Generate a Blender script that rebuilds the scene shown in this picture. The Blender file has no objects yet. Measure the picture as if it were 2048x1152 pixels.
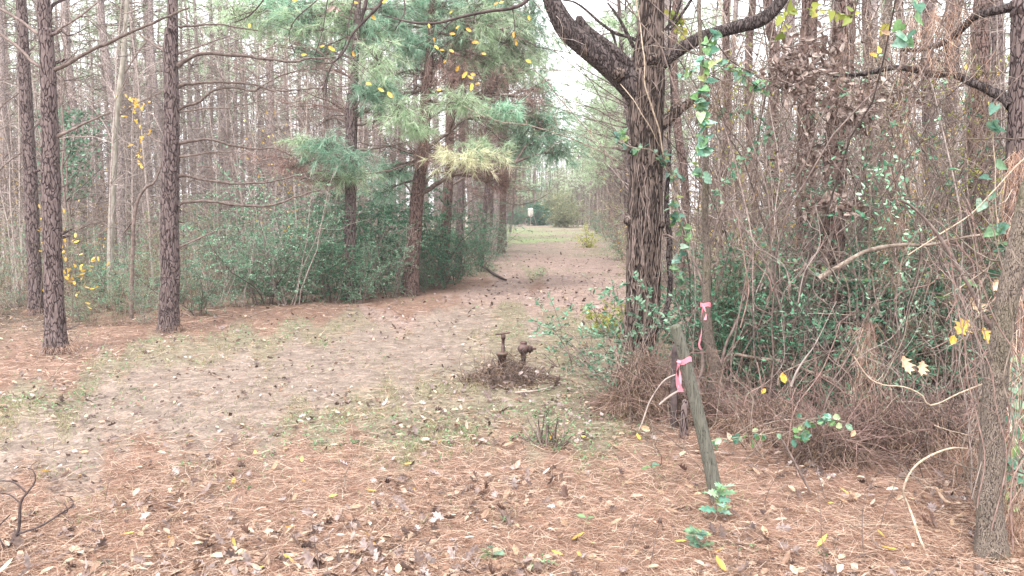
import bpy, math, random
import numpy as np
from mathutils import Vector

# ------------------------------------------------------------------ camera, sky, sun, exposure
scene = bpy.context.scene
COL = scene.collection
F = 1577.0                       # focal length in photo pixels (2048 wide)
CAMZ = 1.5
PITCH = math.atan(151.0 / F)
cam_d = bpy.data.cameras.new("camera")
cam = bpy.data.objects.new("camera", cam_d)
COL.objects.link(cam)
cam_d.sensor_width = 36.0
cam_d.lens = F / 2048.0 * 36.0
cam_d.clip_start = 0.05
cam_d.clip_end = 2000.0
cam.location = (0, 0, CAMZ)
cam.rotation_euler = (math.pi / 2 - PITCH, 0, 0)
scene.camera = cam
scene.render.resolution_x = 1024
scene.render.resolution_y = 576

SUN_EL, SUN_ROT = math.radians(58), math.radians(200)
world = bpy.data.worlds.new("World")
scene.world = world
world.use_nodes = True
wn = world.node_tree
wn.nodes.clear()
wo = wn.nodes.new('ShaderNodeOutputWorld')
wb = wn.nodes.new('ShaderNodeBackground')
sky = wn.nodes.new('ShaderNodeTexSky')
sky.sky_type = 'NISHITA'
sky.sun_disc = False
sky.sun_elevation = SUN_EL
sky.sun_rotation = SUN_ROT
sky.air_density = 1.0
sky.dust_density = 4.0
mixw = wn.nodes.new('ShaderNodeMix')
mixw.data_type = 'RGBA'
mixw.inputs[0].default_value = 0.86          # overcast: mostly an even white cloud layer
mixw.inputs[7].default_value = (9.6, 9.5, 9.7, 1)
wn.links.new(sky.outputs[0], mixw.inputs[6])
wn.links.new(mixw.outputs[2], wb.inputs[0])
wb.inputs[1].default_value = 0.105
wn.links.new(wb.outputs[0], wo.inputs[0])

sun_d = bpy.data.lights.new("sun", 'SUN')
sun_d.energy = 1.5
sun_d.angle = math.radians(16)
sun_d.color = (1.0, 0.96, 0.9)
sun = bpy.data.objects.new("sun", sun_d)
COL.objects.link(sun)
sun.rotation_euler = (math.radians(90) - SUN_EL, 0, math.radians(-20))

scene.view_settings.view_transform = 'Standard'
scene.view_settings.look = 'None'
scene.view_settings.exposure = 1.9
scene.view_settings.gamma = 1.0

HAZE_DENSITY = 0.0011

# ------------------------------------------------------------------ maths helpers
rng = np.random.default_rng(11)
R = random.Random(5)
ct, st = math.cos(PITCH), math.sin(PITCH)


def ray(px, py):
    a, b = (px - 1024) / F, (py - 576) / F
    return np.array([a, ct - b * st, -st - b * ct])


def at(px, py, Y):
    d = ray(px, py)
    return np.array([0, 0, CAMZ]) + d * (Y / d[1])


def _hash(ix, iy, iz, seed):
    h = (ix.astype(np.int64) * 374761393 + iy.astype(np.int64) * 668265263 + iz.astype(np.int64) * 2147483647 + seed * 974711) & 0xffffffff
    h = ((h ^ (h >> 13)) * 1274126177) & 0xffffffff
    h = h ^ (h >> 16)
    return (h & 0xffff) / 65535.0


def vnoise(x, y, z=None, seed=0):
    x = np.asarray(x, float); y = np.asarray(y, float)
    z = np.zeros_like(x) if z is None else np.asarray(z, float)
    xi, yi, zi = np.floor(x), np.floor(y), np.floor(z)
    fx, fy, fz = x - xi, y - yi, z - zi
    fx, fy, fz = [f * f * (3 - 2 * f) for f in (fx, fy, fz)]
    r = 0
    for dx in (0, 1):
        for dy in (0, 1):
            for dz in (0, 1):
                w = (fx if dx else 1 - fx) * (fy if dy else 1 - fy) * (fz if dz else 1 - fz)
                r = r + w * _hash(xi + dx, yi + dy, zi + dz, seed)
    return r


def ground_z(x, y):
    x = np.asarray(x, float); y = np.asarray(y, float)
    h = 0.05 * (vnoise(x * 0.5, y * 0.5, seed=3) - 0.5) + 0.025 * (vnoise(x * 2.2, y * 2.2, seed=4) - 0.5)
    h = h + 0.012 * (vnoise(x * 7, y * 7, seed=5) - 0.5)
    return h


def gnd(px, py):
    d = ray(px, py)
    p = np.array([0, 0, CAMZ]) + d * (-CAMZ / d[2])
    for _ in range(4):
        z = float(ground_z(p[0], p[1]))
        p = np.array([0, 0, CAMZ]) + d * ((z - CAMZ) / d[2])
    return p


def unit(v):
    v = np.asarray(v, float)
    return v / np.maximum(np.linalg.norm(v, axis=-1, keepdims=True), 1e-9)


def catmull(P, n):
    """resample control points P [K,D] into n points"""
    P = np.asarray(P, float)
    K = len(P)
    if K == 2:
        t = np.linspace(0, 1, n)[:, None]
        return P[0] * (1 - t) + P[1] * t
    Q = np.vstack([2 * P[0] - P[1], P, 2 * P[-1] - P[-2]])
    seg = np.linalg.norm(np.diff(P[:, :3], axis=0), axis=1)
    cum = np.concatenate([[0], np.cumsum(seg)])
    s = np.linspace(0, cum[-1], n)
    i = np.clip(np.searchsorted(cum, s, side='right') - 1, 0, K - 2)
    t = ((s - cum[i]) / np.maximum(seg[i], 1e-9))[:, None]
    p0, p1, p2, p3 = Q[i], Q[i + 1], Q[i + 2], Q[i + 3]
    return 0.5 * ((2 * p1) + (-p0 + p2) * t + (2 * p0 - 5 * p1 + 4 * p2 - p3) * t ** 2 + (-p0 + 3 * p1 - 3 * p2 + p3) * t ** 3)


# ------------------------------------------------------------------ mesh collector
class MB:
    def __init__(self):
        self.v, self.q, self.t, self.qm, self.tm, self.n = [], [], [], [], [], 0

    def add(self, v, q=None, t=None, mi=0):
        v = np.asarray(v, float).reshape(-1, 3)
        self.v.append(v)
        if q is not None and len(q):
            q = np.asarray(q, int).reshape(-1, 4)
            self.q.append(q + self.n); self.qm.append(np.full(len(q), mi))
        if t is not None and len(t):
            t = np.asarray(t, int).reshape(-1, 3)
            self.t.append(t + self.n); self.tm.append(np.full(len(t), mi))
        self.n += len(v)
        return self

    def merge(self, o, mi=None):
        for v in o.v: self.v.append(v)
        for q in o.q: self.q.append(q + self.n)
        for t in o.t: self.t.append(t + self.n)
        self.qm += [m if mi is None else np.full(len(m), mi) for m in o.qm]
        self.tm += [m if mi is None else np.full(len(m), mi) for m in o.tm]
        self.n += o.n

    def moved(self, off, rz=0, s=1.0):
        o = MB()
        c, sn = math.cos(rz), math.sin(rz)
        M = np.array([[c, sn, 0], [-sn, c, 0], [0, 0, 1]]) * s
        o.v = [v @ M + off for v in self.v]
        o.q, o.t, o.qm, o.tm, o.n = list(self.q), list(self.t), list(self.qm), list(self.tm), self.n
        return o

    # batch of tubes: P [N,K,3], rad [N,K]
    def tubes(self, P, rad, sides=4, mi=0, cap=True):
        P = np.asarray(P, float); rad = np.asarray(rad, float)
        if P.ndim == 2: P = P[None]; rad = rad[None]
        N, K = P.shape[:2]
        T = unit(np.gradient(P, axis=1))
        mean = unit(P[:, -1] - P[:, 0])
        ref = np.where(np.abs(mean[:, 2:3]) < 0.8, np.array([[0, 0, 1.0]]), np.array([[1.0, 0.13, 0]]))
        A = unit(np.cross(T, ref[:, None, :]))
        B = np.cross(T, A)
        a = np.arange(sides) / sides * 2 * np.pi
        V = P[:, :, None, :] + rad[:, :, None, None] * (A[:, :, None, :] * np.cos(a)[None, None, :, None] + B[:, :, None, :] * np.sin(a)[None, None, :, None])
        idx = np.arange(N * K * sides).reshape(N, K, sides)
        nx = np.roll(idx, -1, axis=2)
        q = np.stack([idx[:, :-1], nx[:, :-1], nx[:, 1:], idx[:, 1:]], -1).reshape(-1, 4)
        t = []
        Vf = V.reshape(-1, 3)
        if cap:
            e = np.arange(N)[:, None] + N * K * sides
            tip = np.repeat(e, sides, 1)
            t = np.stack([idx[:, -1], nx[:, -1], tip], -1).reshape(-1, 3)
            Vf = np.vstack([Vf, P[:, -1] + T[:, -1] * rad[:, -1:]])
        return self.add(Vf, q, t, mi)

    # leaf shapes: origin P, direction D, normal Nn
    def leaves(self, P, D, Nn, L, W, kind='oval', curl=0.25, fold=0.12, mi=0):
        P = np.asarray(P, float); D = unit(D); Nn = unit(Nn)
        S = unit(np.cross(D, Nn)); Nn = np.cross(S, D)
        N = len(P)
        L = np.broadcast_to(np.asarray(L, float), (N,)); W = np.broadcast_to(np.asarray(W, float), (N,))
        curl = np.broadcast_to(np.asarray(curl, float), (N,))
        q = t = None
        if kind == 'quad':
            pts = np.array([(0, 0), (.45, -.5), (1, 0), (.45, .5)]); q = [(0, 1, 2, 3)]; z = np.array([0, .12, 0, .12])
        elif kind == 'oval':
            pts = np.array([(0, 0), (.28, -.42), (.28, 0), (.28, .42), (.68, -.4), (.68, 0), (.68, .4), (1, 0)])
            t = [(0, 1, 2), (0, 2, 3), (4, 7, 5), (5, 7, 6)]; q = [(1, 4, 5, 2), (2, 5, 6, 3)]
            z = np.array([0, 1, 0, 1, 1, 0, 1, 0]) * fold
        elif kind == 'heart':
            pts = np.array([(0.08, 0), (-.08, -.3), (.12, -.52), (.45, -.42), (.8, -.16), (1.0, 0), (.8, .16), (.45, .42), (.12, .52), (-.08, .3), (.5, 0)])
            t = [(0, 1, 2), (0, 2, 10), (2, 3, 10), (3, 4, 10), (4, 5, 10), (5, 6, 10), (6, 7, 10), (7, 8, 10), (8, 0, 10), (8, 9, 0)]
            z = np.array([0, .6, 1, 1, .6, 0, .6, 1, 1, .6, 0]) * fold
        elif kind == 'lobed':
            o = []
            prof = [(-.02, .1), (.12, .18), (.18, .5), (.33, .2), (.5, .62), (.6, .25), (.78, .42), (.82, .14), (1.0, 0.0)]
            o += [(x, -y) for x, y in prof] + [(x, y) for x, y in prof[-2::-1]]
            pts = np.array(o + [(.12, 0), (.4, 0), (.7, 0)])
            n = len(o); c0, c1, c2 = n, n + 1, n + 2
            t = []
            for i in range(n):
                a, b = i, (i + 1) % n
                mx = (pts[a][0] + pts[b][0]) / 2
                t.append((a, b, c0 if mx < .25 else (c1 if mx < .58 else c2)))
            t += [(2, c1, c0), (n - 3, c0, c1), (5, c2, c1), (n - 6, c1, c2)]
            z = np.abs(pts[:, 1]) * fold * 2
        K = len(pts)
        u = pts[:, 0][None, :] * L[:, None]
        w = pts[:, 1][None, :] * W[:, None]
        zz = z[None, :] * W[:, None] + (pts[:, 0] ** 2)[None, :] * (curl * L)[:, None]
        V = P[:, None, :] + D[:, None, :] * u[..., None] + S[:, None, :] * w[..., None] + Nn[:, None, :] * zz[..., None]
        base = (np.arange(N) * K)[:, None, None]
        qq = (np.array(q)[None] + base).reshape(-1, 4) if q else None
        tt = (np.array(t)[None] + base).reshape(-1, 3) if t else None
        return self.add(V.reshape(-1, 3), qq, tt, mi)

    # thin needles as single long triangles, optionally bent (two pieces)
    def needles(self, P, D, L, W, bend=None, mi=0):
        P = np.asarray(P, float); D = unit(D); N = len(P)
        L = np.broadcast_to(np.asarray(L, float), (N,))[:, None]
        S = unit(np.cross(D, rng.normal(size=(N, 3)))) * W * 0.5
        if bend is None:
            V = np.stack([P - S, P + S, P + D * L], 1)
            return self.add(V.reshape(-1, 3), None, np.arange(N * 3).reshape(-1, 3), mi)
        M = P + D * L * 0.5
        E = P + unit(D + bend) * L
        V = np.stack([P - S, P + S, M + S, M - S, E], 1)
        b = (np.arange(N) * 5)[:, None]
        return self.add(V.reshape(-1, 3), np.array([[0, 1, 2, 3]]) + b, np.array([[3, 2, 4]]) + b, mi)

    def mesh(self, name, mats, smooth=True, off=(0, 0, 0)):
        me = bpy.data.meshes.new(name)
        V = np.vstack(self.v) - np.asarray(off, float) if self.v else np.zeros((0, 3))
        q = np.vstack(self.q) if self.q else np.zeros((0, 4), int)
        t = np.vstack(self.t) if self.t else np.zeros((0, 3), int)
        qm = np.concatenate(self.qm) if self.qm else np.zeros(0, int)
        tm = np.concatenate(self.tm) if self.tm else np.zeros(0, int)
        me.vertices.add(len(V)); me.vertices.foreach_set('co', V.astype(np.float32).ravel())
        nl = q.size + t.size
        me.loops.add(nl); me.loops.foreach_set('vertex_index', np.concatenate([q.ravel(), t.ravel()]).astype(np.int32))
        me.polygons.add(len(q) + len(t))
        ls = np.concatenate([np.arange(len(q)) * 4, q.size + np.arange(len(t)) * 3]).astype(np.int32)
        me.polygons.foreach_set('loop_start', ls)
        me.polygons.foreach_set('loop_total', np.concatenate([np.full(len(q), 4), np.full(len(t), 3)]).astype(np.int32))
        me.polygons.foreach_set('material_index', np.concatenate([qm, tm]).astype(np.int32))
        me.polygons.foreach_set('use_smooth', np.full(len(q) + len(t), smooth))
        for m in (mats if isinstance(mats, (list, tuple)) else [mats]):
            me.materials.append(m)
        me.update(calc_edges=True)
        me.validate()
        return me


def obj(name, mb, mats, parent=None, smooth=True, off=(0, 0, 0)):
    me = mb.mesh(name, mats, smooth, off) if isinstance(mb, MB) else mb
    o = bpy.data.objects.new(name, me)
    COL.objects.link(o)
    if parent is not None: o.parent = parent
    return o


def tag(o, label=None, cat=None, group=None, kind=None):
    if label: o['label'] = label
    if cat: o['category'] = cat
    if group: o['group'] = group
    if kind: o['kind'] = kind
    return o


def thing(name, label, cat, loc=(0, 0, 0), rz=0, group=None):
    o = bpy.data.objects.new(name, None)
    COL.objects.link(o)
    o.empty_display_size = 0.1
    o.location = tuple(float(a) for a in loc)
    o.rotation_euler = (0, 0, rz)
    return tag(o, label, cat, group)


def solo(name, mb, mats, label, cat, loc, group=None, smooth=True, kind=None):
    """a one-mesh thing whose geometry is in world space, origin moved to loc"""
    o = obj(name, mb, mats, None, smooth, loc)
    o.location = tuple(float(a) for a in loc)
    return tag(o, label, cat, group, kind)


def copy_tree(root, loc, rz=0, s=1.0, label=None, group=None, tilt=(0, 0)):
    r = root.copy(); COL.objects.link(r)
    r.location = tuple(float(a) for a in loc); r.rotation_euler = (tilt[0], tilt[1], rz); r.scale = (s, s, s)
    if label: r['label'] = label
    if group: r['group'] = group
    for ch in list(root.children):
        c = ch.copy(); COL.objects.link(c); c.parent = r
        for g in list(ch.children):
            d = g.copy(); COL.objects.link(d); d.parent = c
    return r


# ------------------------------------------------------------------ materials
def s2l(c):
    return tuple((x / 255 / 12.92) if x / 255 <= 0.04045 else ((x / 255 + 0.055) / 1.055) ** 2.4 for x in c) + (1.0,)


def new_mat(name):
    m = bpy.data.materials.new(name); m.use_nodes = True
    nt = m.node_tree; nt.nodes.clear()
    return m, nt, nt.nodes, nt.links


def ramp(ns, cols, interp='LINEAR'):
    r = ns.new('ShaderNodeValToRGB')
    cr = r.color_ramp; cr.interpolation = interp
    n = len(cols)
    while len(cr.elements) < n: cr.elements.new(0.5)
    for i, c in enumerate(cols):
        cr.elements[i].position = c[1] if isinstance(c[0], (tuple, list)) else i / max(1, n - 1)
        cc = c[0] if isinstance(c[0], (tuple, list)) else c
        cr.elements[i].color = tuple(cc[:3]) + (1,)
    return r


def leaf_mat(name, cols, transl=0.3, rough=0.55, spec=0.3, noise=0.0):
    """cols: list of linear colours picked per leaf"""
    m, nt, ns, ln = new_mat(name)
    geo = ns.new('ShaderNodeNewGeometry')
    rp = ramp(ns, cols, 'LINEAR')
    ln.new(geo.outputs['Random Per Island'], rp.inputs[0])
    oi = ns.new('ShaderNodeObjectInfo')
    om = ns.new('ShaderNodeMapRange'); om.inputs[3].default_value = .72; om.inputs[4].default_value = 1.25
    ln.new(oi.outputs['Random'], om.inputs[0])
    mo = ns.new('ShaderNodeMix'); mo.data_type = 'RGBA'; mo.blend_type = 'MULTIPLY'; mo.inputs[0].default_value = 1
    ln.new(rp.outputs[0], mo.inputs[6]); ln.new(om.outputs[0], mo.inputs[7])
    src = mo.outputs[2]
    if noise:
        tc = ns.new('ShaderNodeTexCoord'); nz = ns.new('ShaderNodeTexNoise'); nz.inputs['Scale'].default_value = noise
        ln.new(tc.outputs['Object'], nz.inputs['Vector'])
        mr = ns.new('ShaderNodeMapRange'); mr.inputs[1].default_value = .3; mr.inputs[2].default_value = .7; mr.inputs[3].default_value = .6; mr.inputs[4].default_value = 1.25
        ln.new(nz.outputs[0], mr.inputs[0])
        mx = ns.new('ShaderNodeMix'); mx.data_type = 'RGBA'; mx.blend_type = 'MULTIPLY'; mx.inputs[0].default_value = 1
        ln.new(src, mx.inputs[6]); ln.new(mr.outputs[0], mx.inputs[7]); src = mx.outputs[2]
    p = ns.new('ShaderNodeBsdfPrincipled'); p.inputs['Roughness'].default_value = rough
    p.inputs['Specular IOR Level'].default_value = spec
    ln.new(src, p.inputs['Base Color'])
    o = ns.new('ShaderNodeOutputMaterial')
    if transl > 0:
        t = ns.new('ShaderNodeBsdfTranslucent'); ln.new(src, t.inputs[0])
        ms = ns.new('ShaderNodeMixShader'); ms.inputs[0].default_value = transl
        ln.new(p.outputs[0], ms.inputs[1]); ln.new(t.outputs[0], ms.inputs[2]); ln.new(ms.outputs[0], o.inputs[0])
    else:
        ln.new(p.outputs[0], o.inputs[0])
    return m


def bark_mat(name, dark, mid, light, scale=9.0, zs=0.35, crack=0.09, bump=0.7, moss=None, furrow=False, dist=0.012):
    m, nt, ns, ln = new_mat(name)
    tc = ns.new('ShaderNodeTexCoord')
    mp = ns.new('ShaderNodeMapping'); mp.inputs['Scale'].default_value = (1, 1, zs)
    ln.new(tc.outputs['Object'], mp.inputs[0])
    wob = ns.new('ShaderNodeTexNoise'); wob.inputs['Scale'].default_value = scale * 0.8; wob.inputs['Detail'].default_value = 3
    ln.new(mp.outputs[0], wob.inputs['Vector'])
    ad = ns.new('ShaderNodeMix'); ad.data_type = 'RGBA'; ad.blend_type = 'LINEAR_LIGHT'; ad.inputs[0].default_value = 0.09
    ln.new(mp.outputs[0], ad.inputs[6]); ln.new(wob.outputs[1], ad.inputs[7])
    vo = ns.new('ShaderNodeTexVoronoi'); vo.feature = 'DISTANCE_TO_EDGE'; vo.inputs['Scale'].default_value = scale * 2.2
    ln.new(ad.outputs[2], vo.inputs['Vector'])
    cr = ns.new('ShaderNodeMapRange'); cr.inputs[1].default_value = 0.0; cr.inputs[2].default_value = crack * 2; cr.interpolation_type = 'SMOOTHSTEP'
    ln.new(vo.outputs['Distance'], cr.inputs[0])
    nz = ns.new('ShaderNodeTexNoise'); nz.inputs['Scale'].default_value = scale * 5; nz.inputs['Detail'].default_value = 5; nz.inputs['Roughness'].default_value = 0.7
    ln.new(mp.outputs[0], nz.inputs['Vector'])
    rp = ramp(ns, [(mid, 0.32), (light, 0.68)])
    ln.new(nz.outputs[0], rp.inputs[0])
    mx = ns.new('ShaderNodeMix'); mx.data_type = 'RGBA'
    ln.new(cr.outputs[0], mx.inputs[0]); mx.inputs[6].default_value = tuple(dark[:3]) + (1,); ln.new(rp.outputs[0], mx.inputs[7])
    src = mx.outputs[2]
    if moss:
        mn = ns.new('ShaderNodeTexNoise'); mn.inputs['Scale'].default_value = 2.2; mn.inputs['Detail'].default_value = 6
        ln.new(tc.outputs['Object'], mn.inputs['Vector'])
        mr = ns.new('ShaderNodeMapRange'); mr.inputs[1].default_value = .5; mr.inputs[2].default_value = .68; mr.inputs[4].default_value = .6
        ln.new(mn.outputs[0], mr.inputs[0])
        m2 = ns.new('ShaderNodeMix'); m2.data_type = 'RGBA'; m2.inputs[7].default_value = tuple(moss[:3]) + (1,)
        ln.new(mr.outputs[0], m2.inputs[0]); ln.new(src, m2.inputs[6]); src = m2.outputs[2]
    p = ns.new('ShaderNodeBsdfPrincipled'); p.inputs['Roughness'].default_value = 0.9; p.inputs['Specular IOR Level'].default_value = 0.2
    ln.new(src, p.inputs['Base Color'])
    hs = ns.new('ShaderNodeMath'); hs.operation = 'MULTIPLY_ADD'; hs.inputs[1].default_value = 0.35
    ln.new(nz.outputs[0], hs.inputs[0]); ln.new(cr.outputs[0], hs.inputs[2])
    b = ns.new('ShaderNodeBump'); b.inputs['Strength'].default_value = bump; b.inputs['Distance'].default_value = dist
    ln.new(hs.outputs[0], b.inputs['Height']); ln.new(b.outputs[0], p.inputs['Normal'])
    o = ns.new('ShaderNodeOutputMaterial'); ln.new(p.outputs[0], o.inputs[0])
    return m


def wood_mat(name, a, b, scale=30, zs=1.0, rough=0.85, bump=0.3):
    m, nt, ns, ln = new_mat(name)
    tc = ns.new('ShaderNodeTexCoord')
    mp = ns.new('ShaderNodeMapping'); mp.inputs['Scale'].default_value = (1, 1, zs)
    ln.new(tc.outputs['Object'], mp.inputs[0])
    nz = ns.new('ShaderNodeTexNoise'); nz.inputs['Scale'].default_value = scale; nz.inputs['Detail'].default_value = 5
    ln.new(mp.outputs[0], nz.inputs['Vector'])
    rp = ramp(ns, [(a, 0.35), (b, 0.65)])
    ln.new(nz.outputs[0], rp.inputs[0])
    p = ns.new('ShaderNodeBsdfPrincipled'); p.inputs['Roughness'].default_value = rough; p.inputs['Specular IOR Level'].default_value = 0.25
    geo = ns.new('ShaderNodeNewGeometry'); iv_ = ns.new('ShaderNodeMapRange'); iv_.inputs[3].default_value = .38; iv_.inputs[4].default_value = 1.3
    ln.new(geo.outputs['Random Per Island'], iv_.inputs[0])
    mv = ns.new('ShaderNodeMix'); mv.data_type = 'RGBA'; mv.blend_type = 'MULTIPLY'; mv.inputs[0].default_value = 1
    ln.new(rp.outputs[0], mv.inputs[6]); ln.new(iv_.outputs[0], mv.inputs[7])
    ln.new(mv.outputs[2], p.inputs['Base Color'])
    bb = ns.new('ShaderNodeBump'); bb.inputs['Strength'].default_value = bump; bb.inputs['Distance'].default_value = 0.004
    ln.new(nz.outputs[0], bb.inputs['Height']); ln.new(bb.outputs[0], p.inputs['Normal'])
    o = ns.new('ShaderNodeOutputMaterial'); ln.new(p.outputs[0], o.inputs[0])
    return m


M = {}
M['pine_bark'] = bark_mat('pine_bark', (.03, .02, .02), (.095, .068, .066), (.205, .16, .155), 12, .30, .055, 1.0)
M['pine_bark_red'] = bark_mat('pine_bark_red', (.03, .018, .016), (.11, .07, .062), (.21, .145, .13), 12, .30, .055, 1.0)
M['pine_bark_dark'] = bark_mat('pine_bark_dark', (.04, .028, .028), (.11, .08, .077), (.20, .155, .15), 12, .30, .055, 1.0)
M['pine_bark_haze_tint'] = bark_mat('haze_tinted_pine_bark', (.12, .088, .084), (.29, .23, .22), (.48, .41, .395), 15, .30, .075, .8)  # pine bark with the bright haze of the distance put into its colour
M['oak_bark'] = bark_mat('furrowed_bark', (.030, .021, .019), (.095, .07, .06), (.22, .17, .15), 15, .17, .09, 1.0, dist=0.02)
M['limb_bark'] = bark_mat('limb_bark', (.02, .015, .015), (.06, .047, .047), (.13, .105, .10), 16, .3, .09, .8)
M['grey_bark'] = bark_mat('grey_bark', (.06, .045, .038), (.14, .11, .09), (.27, .225, .19), 34, .28, .045, .9, moss=(.12, .13, .06))
M['pale_bark'] = wood_mat('pale_bark', (.30, .27, .22), (.52, .48, .42), 20, .4)
M['twig'] = wood_mat('twig', (.11, .08, .072), (.24, .185, .165), 25)
M['twig_rust'] = wood_mat('twig_rust', (.17, .105, .09), (.36, .25, .22), 25)
M['twig_dark'] = wood_mat('twig_dark', (.045, .034, .034), (.11, .082, .08), 25)
M['twig_pale'] = wood_mat('twig_pale', (.24, .19, .17), (.42, .36, .33), 25)
M['vine'] = wood_mat('vine', (.12, .093, .075), (.32, .26, .215), 25)
M['vine_pale'] = wood_mat('vine_pale', (.30, .23, .17), (.50, .41, .32), 60)
M['needle'] = leaf_mat('green_needles', [(.13, .30, .20), (.30, .50, .36), (.56, .72, .56)], .45, .5, .3)
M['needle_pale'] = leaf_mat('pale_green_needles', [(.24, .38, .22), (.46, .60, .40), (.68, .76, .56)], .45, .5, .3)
M['needle_cream'] = leaf_mat('cream_needles', [(.50, .52, .32), (.64, .64, .44), (.74, .72, .55)], .4, .5, .3)
M['needle_rust'] = leaf_mat('rust_needles', [(.24, .14, .12), (.44, .28, .24), (.62, .44, .39)], .3, .6, .2)
M['straw'] = leaf_mat('pine_straw', [(.08, .042, .03), (.26, .145, .10), (.38, .235, .17), (.48, .345, .26), (.62, .51, .42)], .2, .6, .25)
M['straw_brown'] = leaf_mat('old_straw', [(.03, .02, .015), (.14, .09, .062), (.26, .175, .125), (.50, .37, .28)], .2, .7, .2)
M['shrub'] = leaf_mat('shrub_leaves', [(.05, .15, .09), (.13, .29, .18), (.24, .41, .27), (.36, .53, .39)], .3, .55, .25, 2.2)
M['shrub_dark'] = leaf_mat('dark_shrub_leaves', [(.03, .12, .065), (.08, .22, .13), (.16, .34, .21)], .3, .5, .25, 2.2)
M['shrub_olive'] = leaf_mat('olive_leaves', [(.16, .20, .10), (.28, .31, .17), (.40, .38, .25)], .3, .5, .3)
M['shrub_yellow'] = leaf_mat('yellow_leaves', [(.60, .38, .06), (.75, .50, .10), (.80, .60, .22)], .35, .5, .3)
M['yellow_green'] = leaf_mat('yellow_green_leaves', [(.20, .27, .06), (.36, .40, .08), (.62, .56, .14)], .35, .5, .3)
M['heart'] = leaf_mat('greenbrier_leaves', [(.05, .15, .09), (.13, .29, .22), (.14, .27, .08), (.27, .45, .38), (.34, .38, .12)], .3, .45, .4, 45)
M['dead_leaf'] = leaf_mat('dead_leaves', [(.10, .065, .055), (.20, .14, .12), (.34, .26, .23), (.50, .42, .38)], .15, .6, .3, 60)
M['litter'] = leaf_mat('litter_leaves', [(.09, .05, .04), (.26, .16, .11), (.42, .30, .22), (.50, .39, .32), (.60, .47, .33)], .15, .55, .3, 50)
M['litter_mauve'] = leaf_mat('mauve_litter', [(.06, .037, .032), (.15, .105, .09), (.26, .20, .185), (.45, .38, .36)], .1, .6, .3, 50)
M['leaf_tan'] = leaf_mat('tan_leaf', [(.32, .20, .12), (.46, .33, .22), (.58, .45, .33)], .15, .5, .35, 60)
M['leaf_yellow'] = leaf_mat('yellow_leaf', [(.70, .42, .06), (.78, .50, .12), (.85, .62, .22)], .3, .5, .35, 60)
M['leaf_mauve'] = leaf_mat('mauve_leaf', [(.20, .15, .145), (.40, .33, .33)], .1, .55, .35, 60)
M['leaf_dark'] = leaf_mat('dark_leaf', [(.08, .045, .035), (.16, .095, .075)], .1, .5, .4, 60)
M['grass'] = leaf_mat('grass', [(.13, .17, .08), (.22, .25, .12), (.33, .30, .18), (.40, .33, .22)], .35, .6, .2)
M['grass_green'] = leaf_mat('green_weed', [(.08, .17, .08), (.16, .27, .13), (.26, .37, .21)], .35, .5, .3)
M['cedar'] = leaf_mat('cedar_needles', [(.01, .09, .05), (.03, .15, .09), (.07, .22, .14)], .2, .5, .3)

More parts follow.
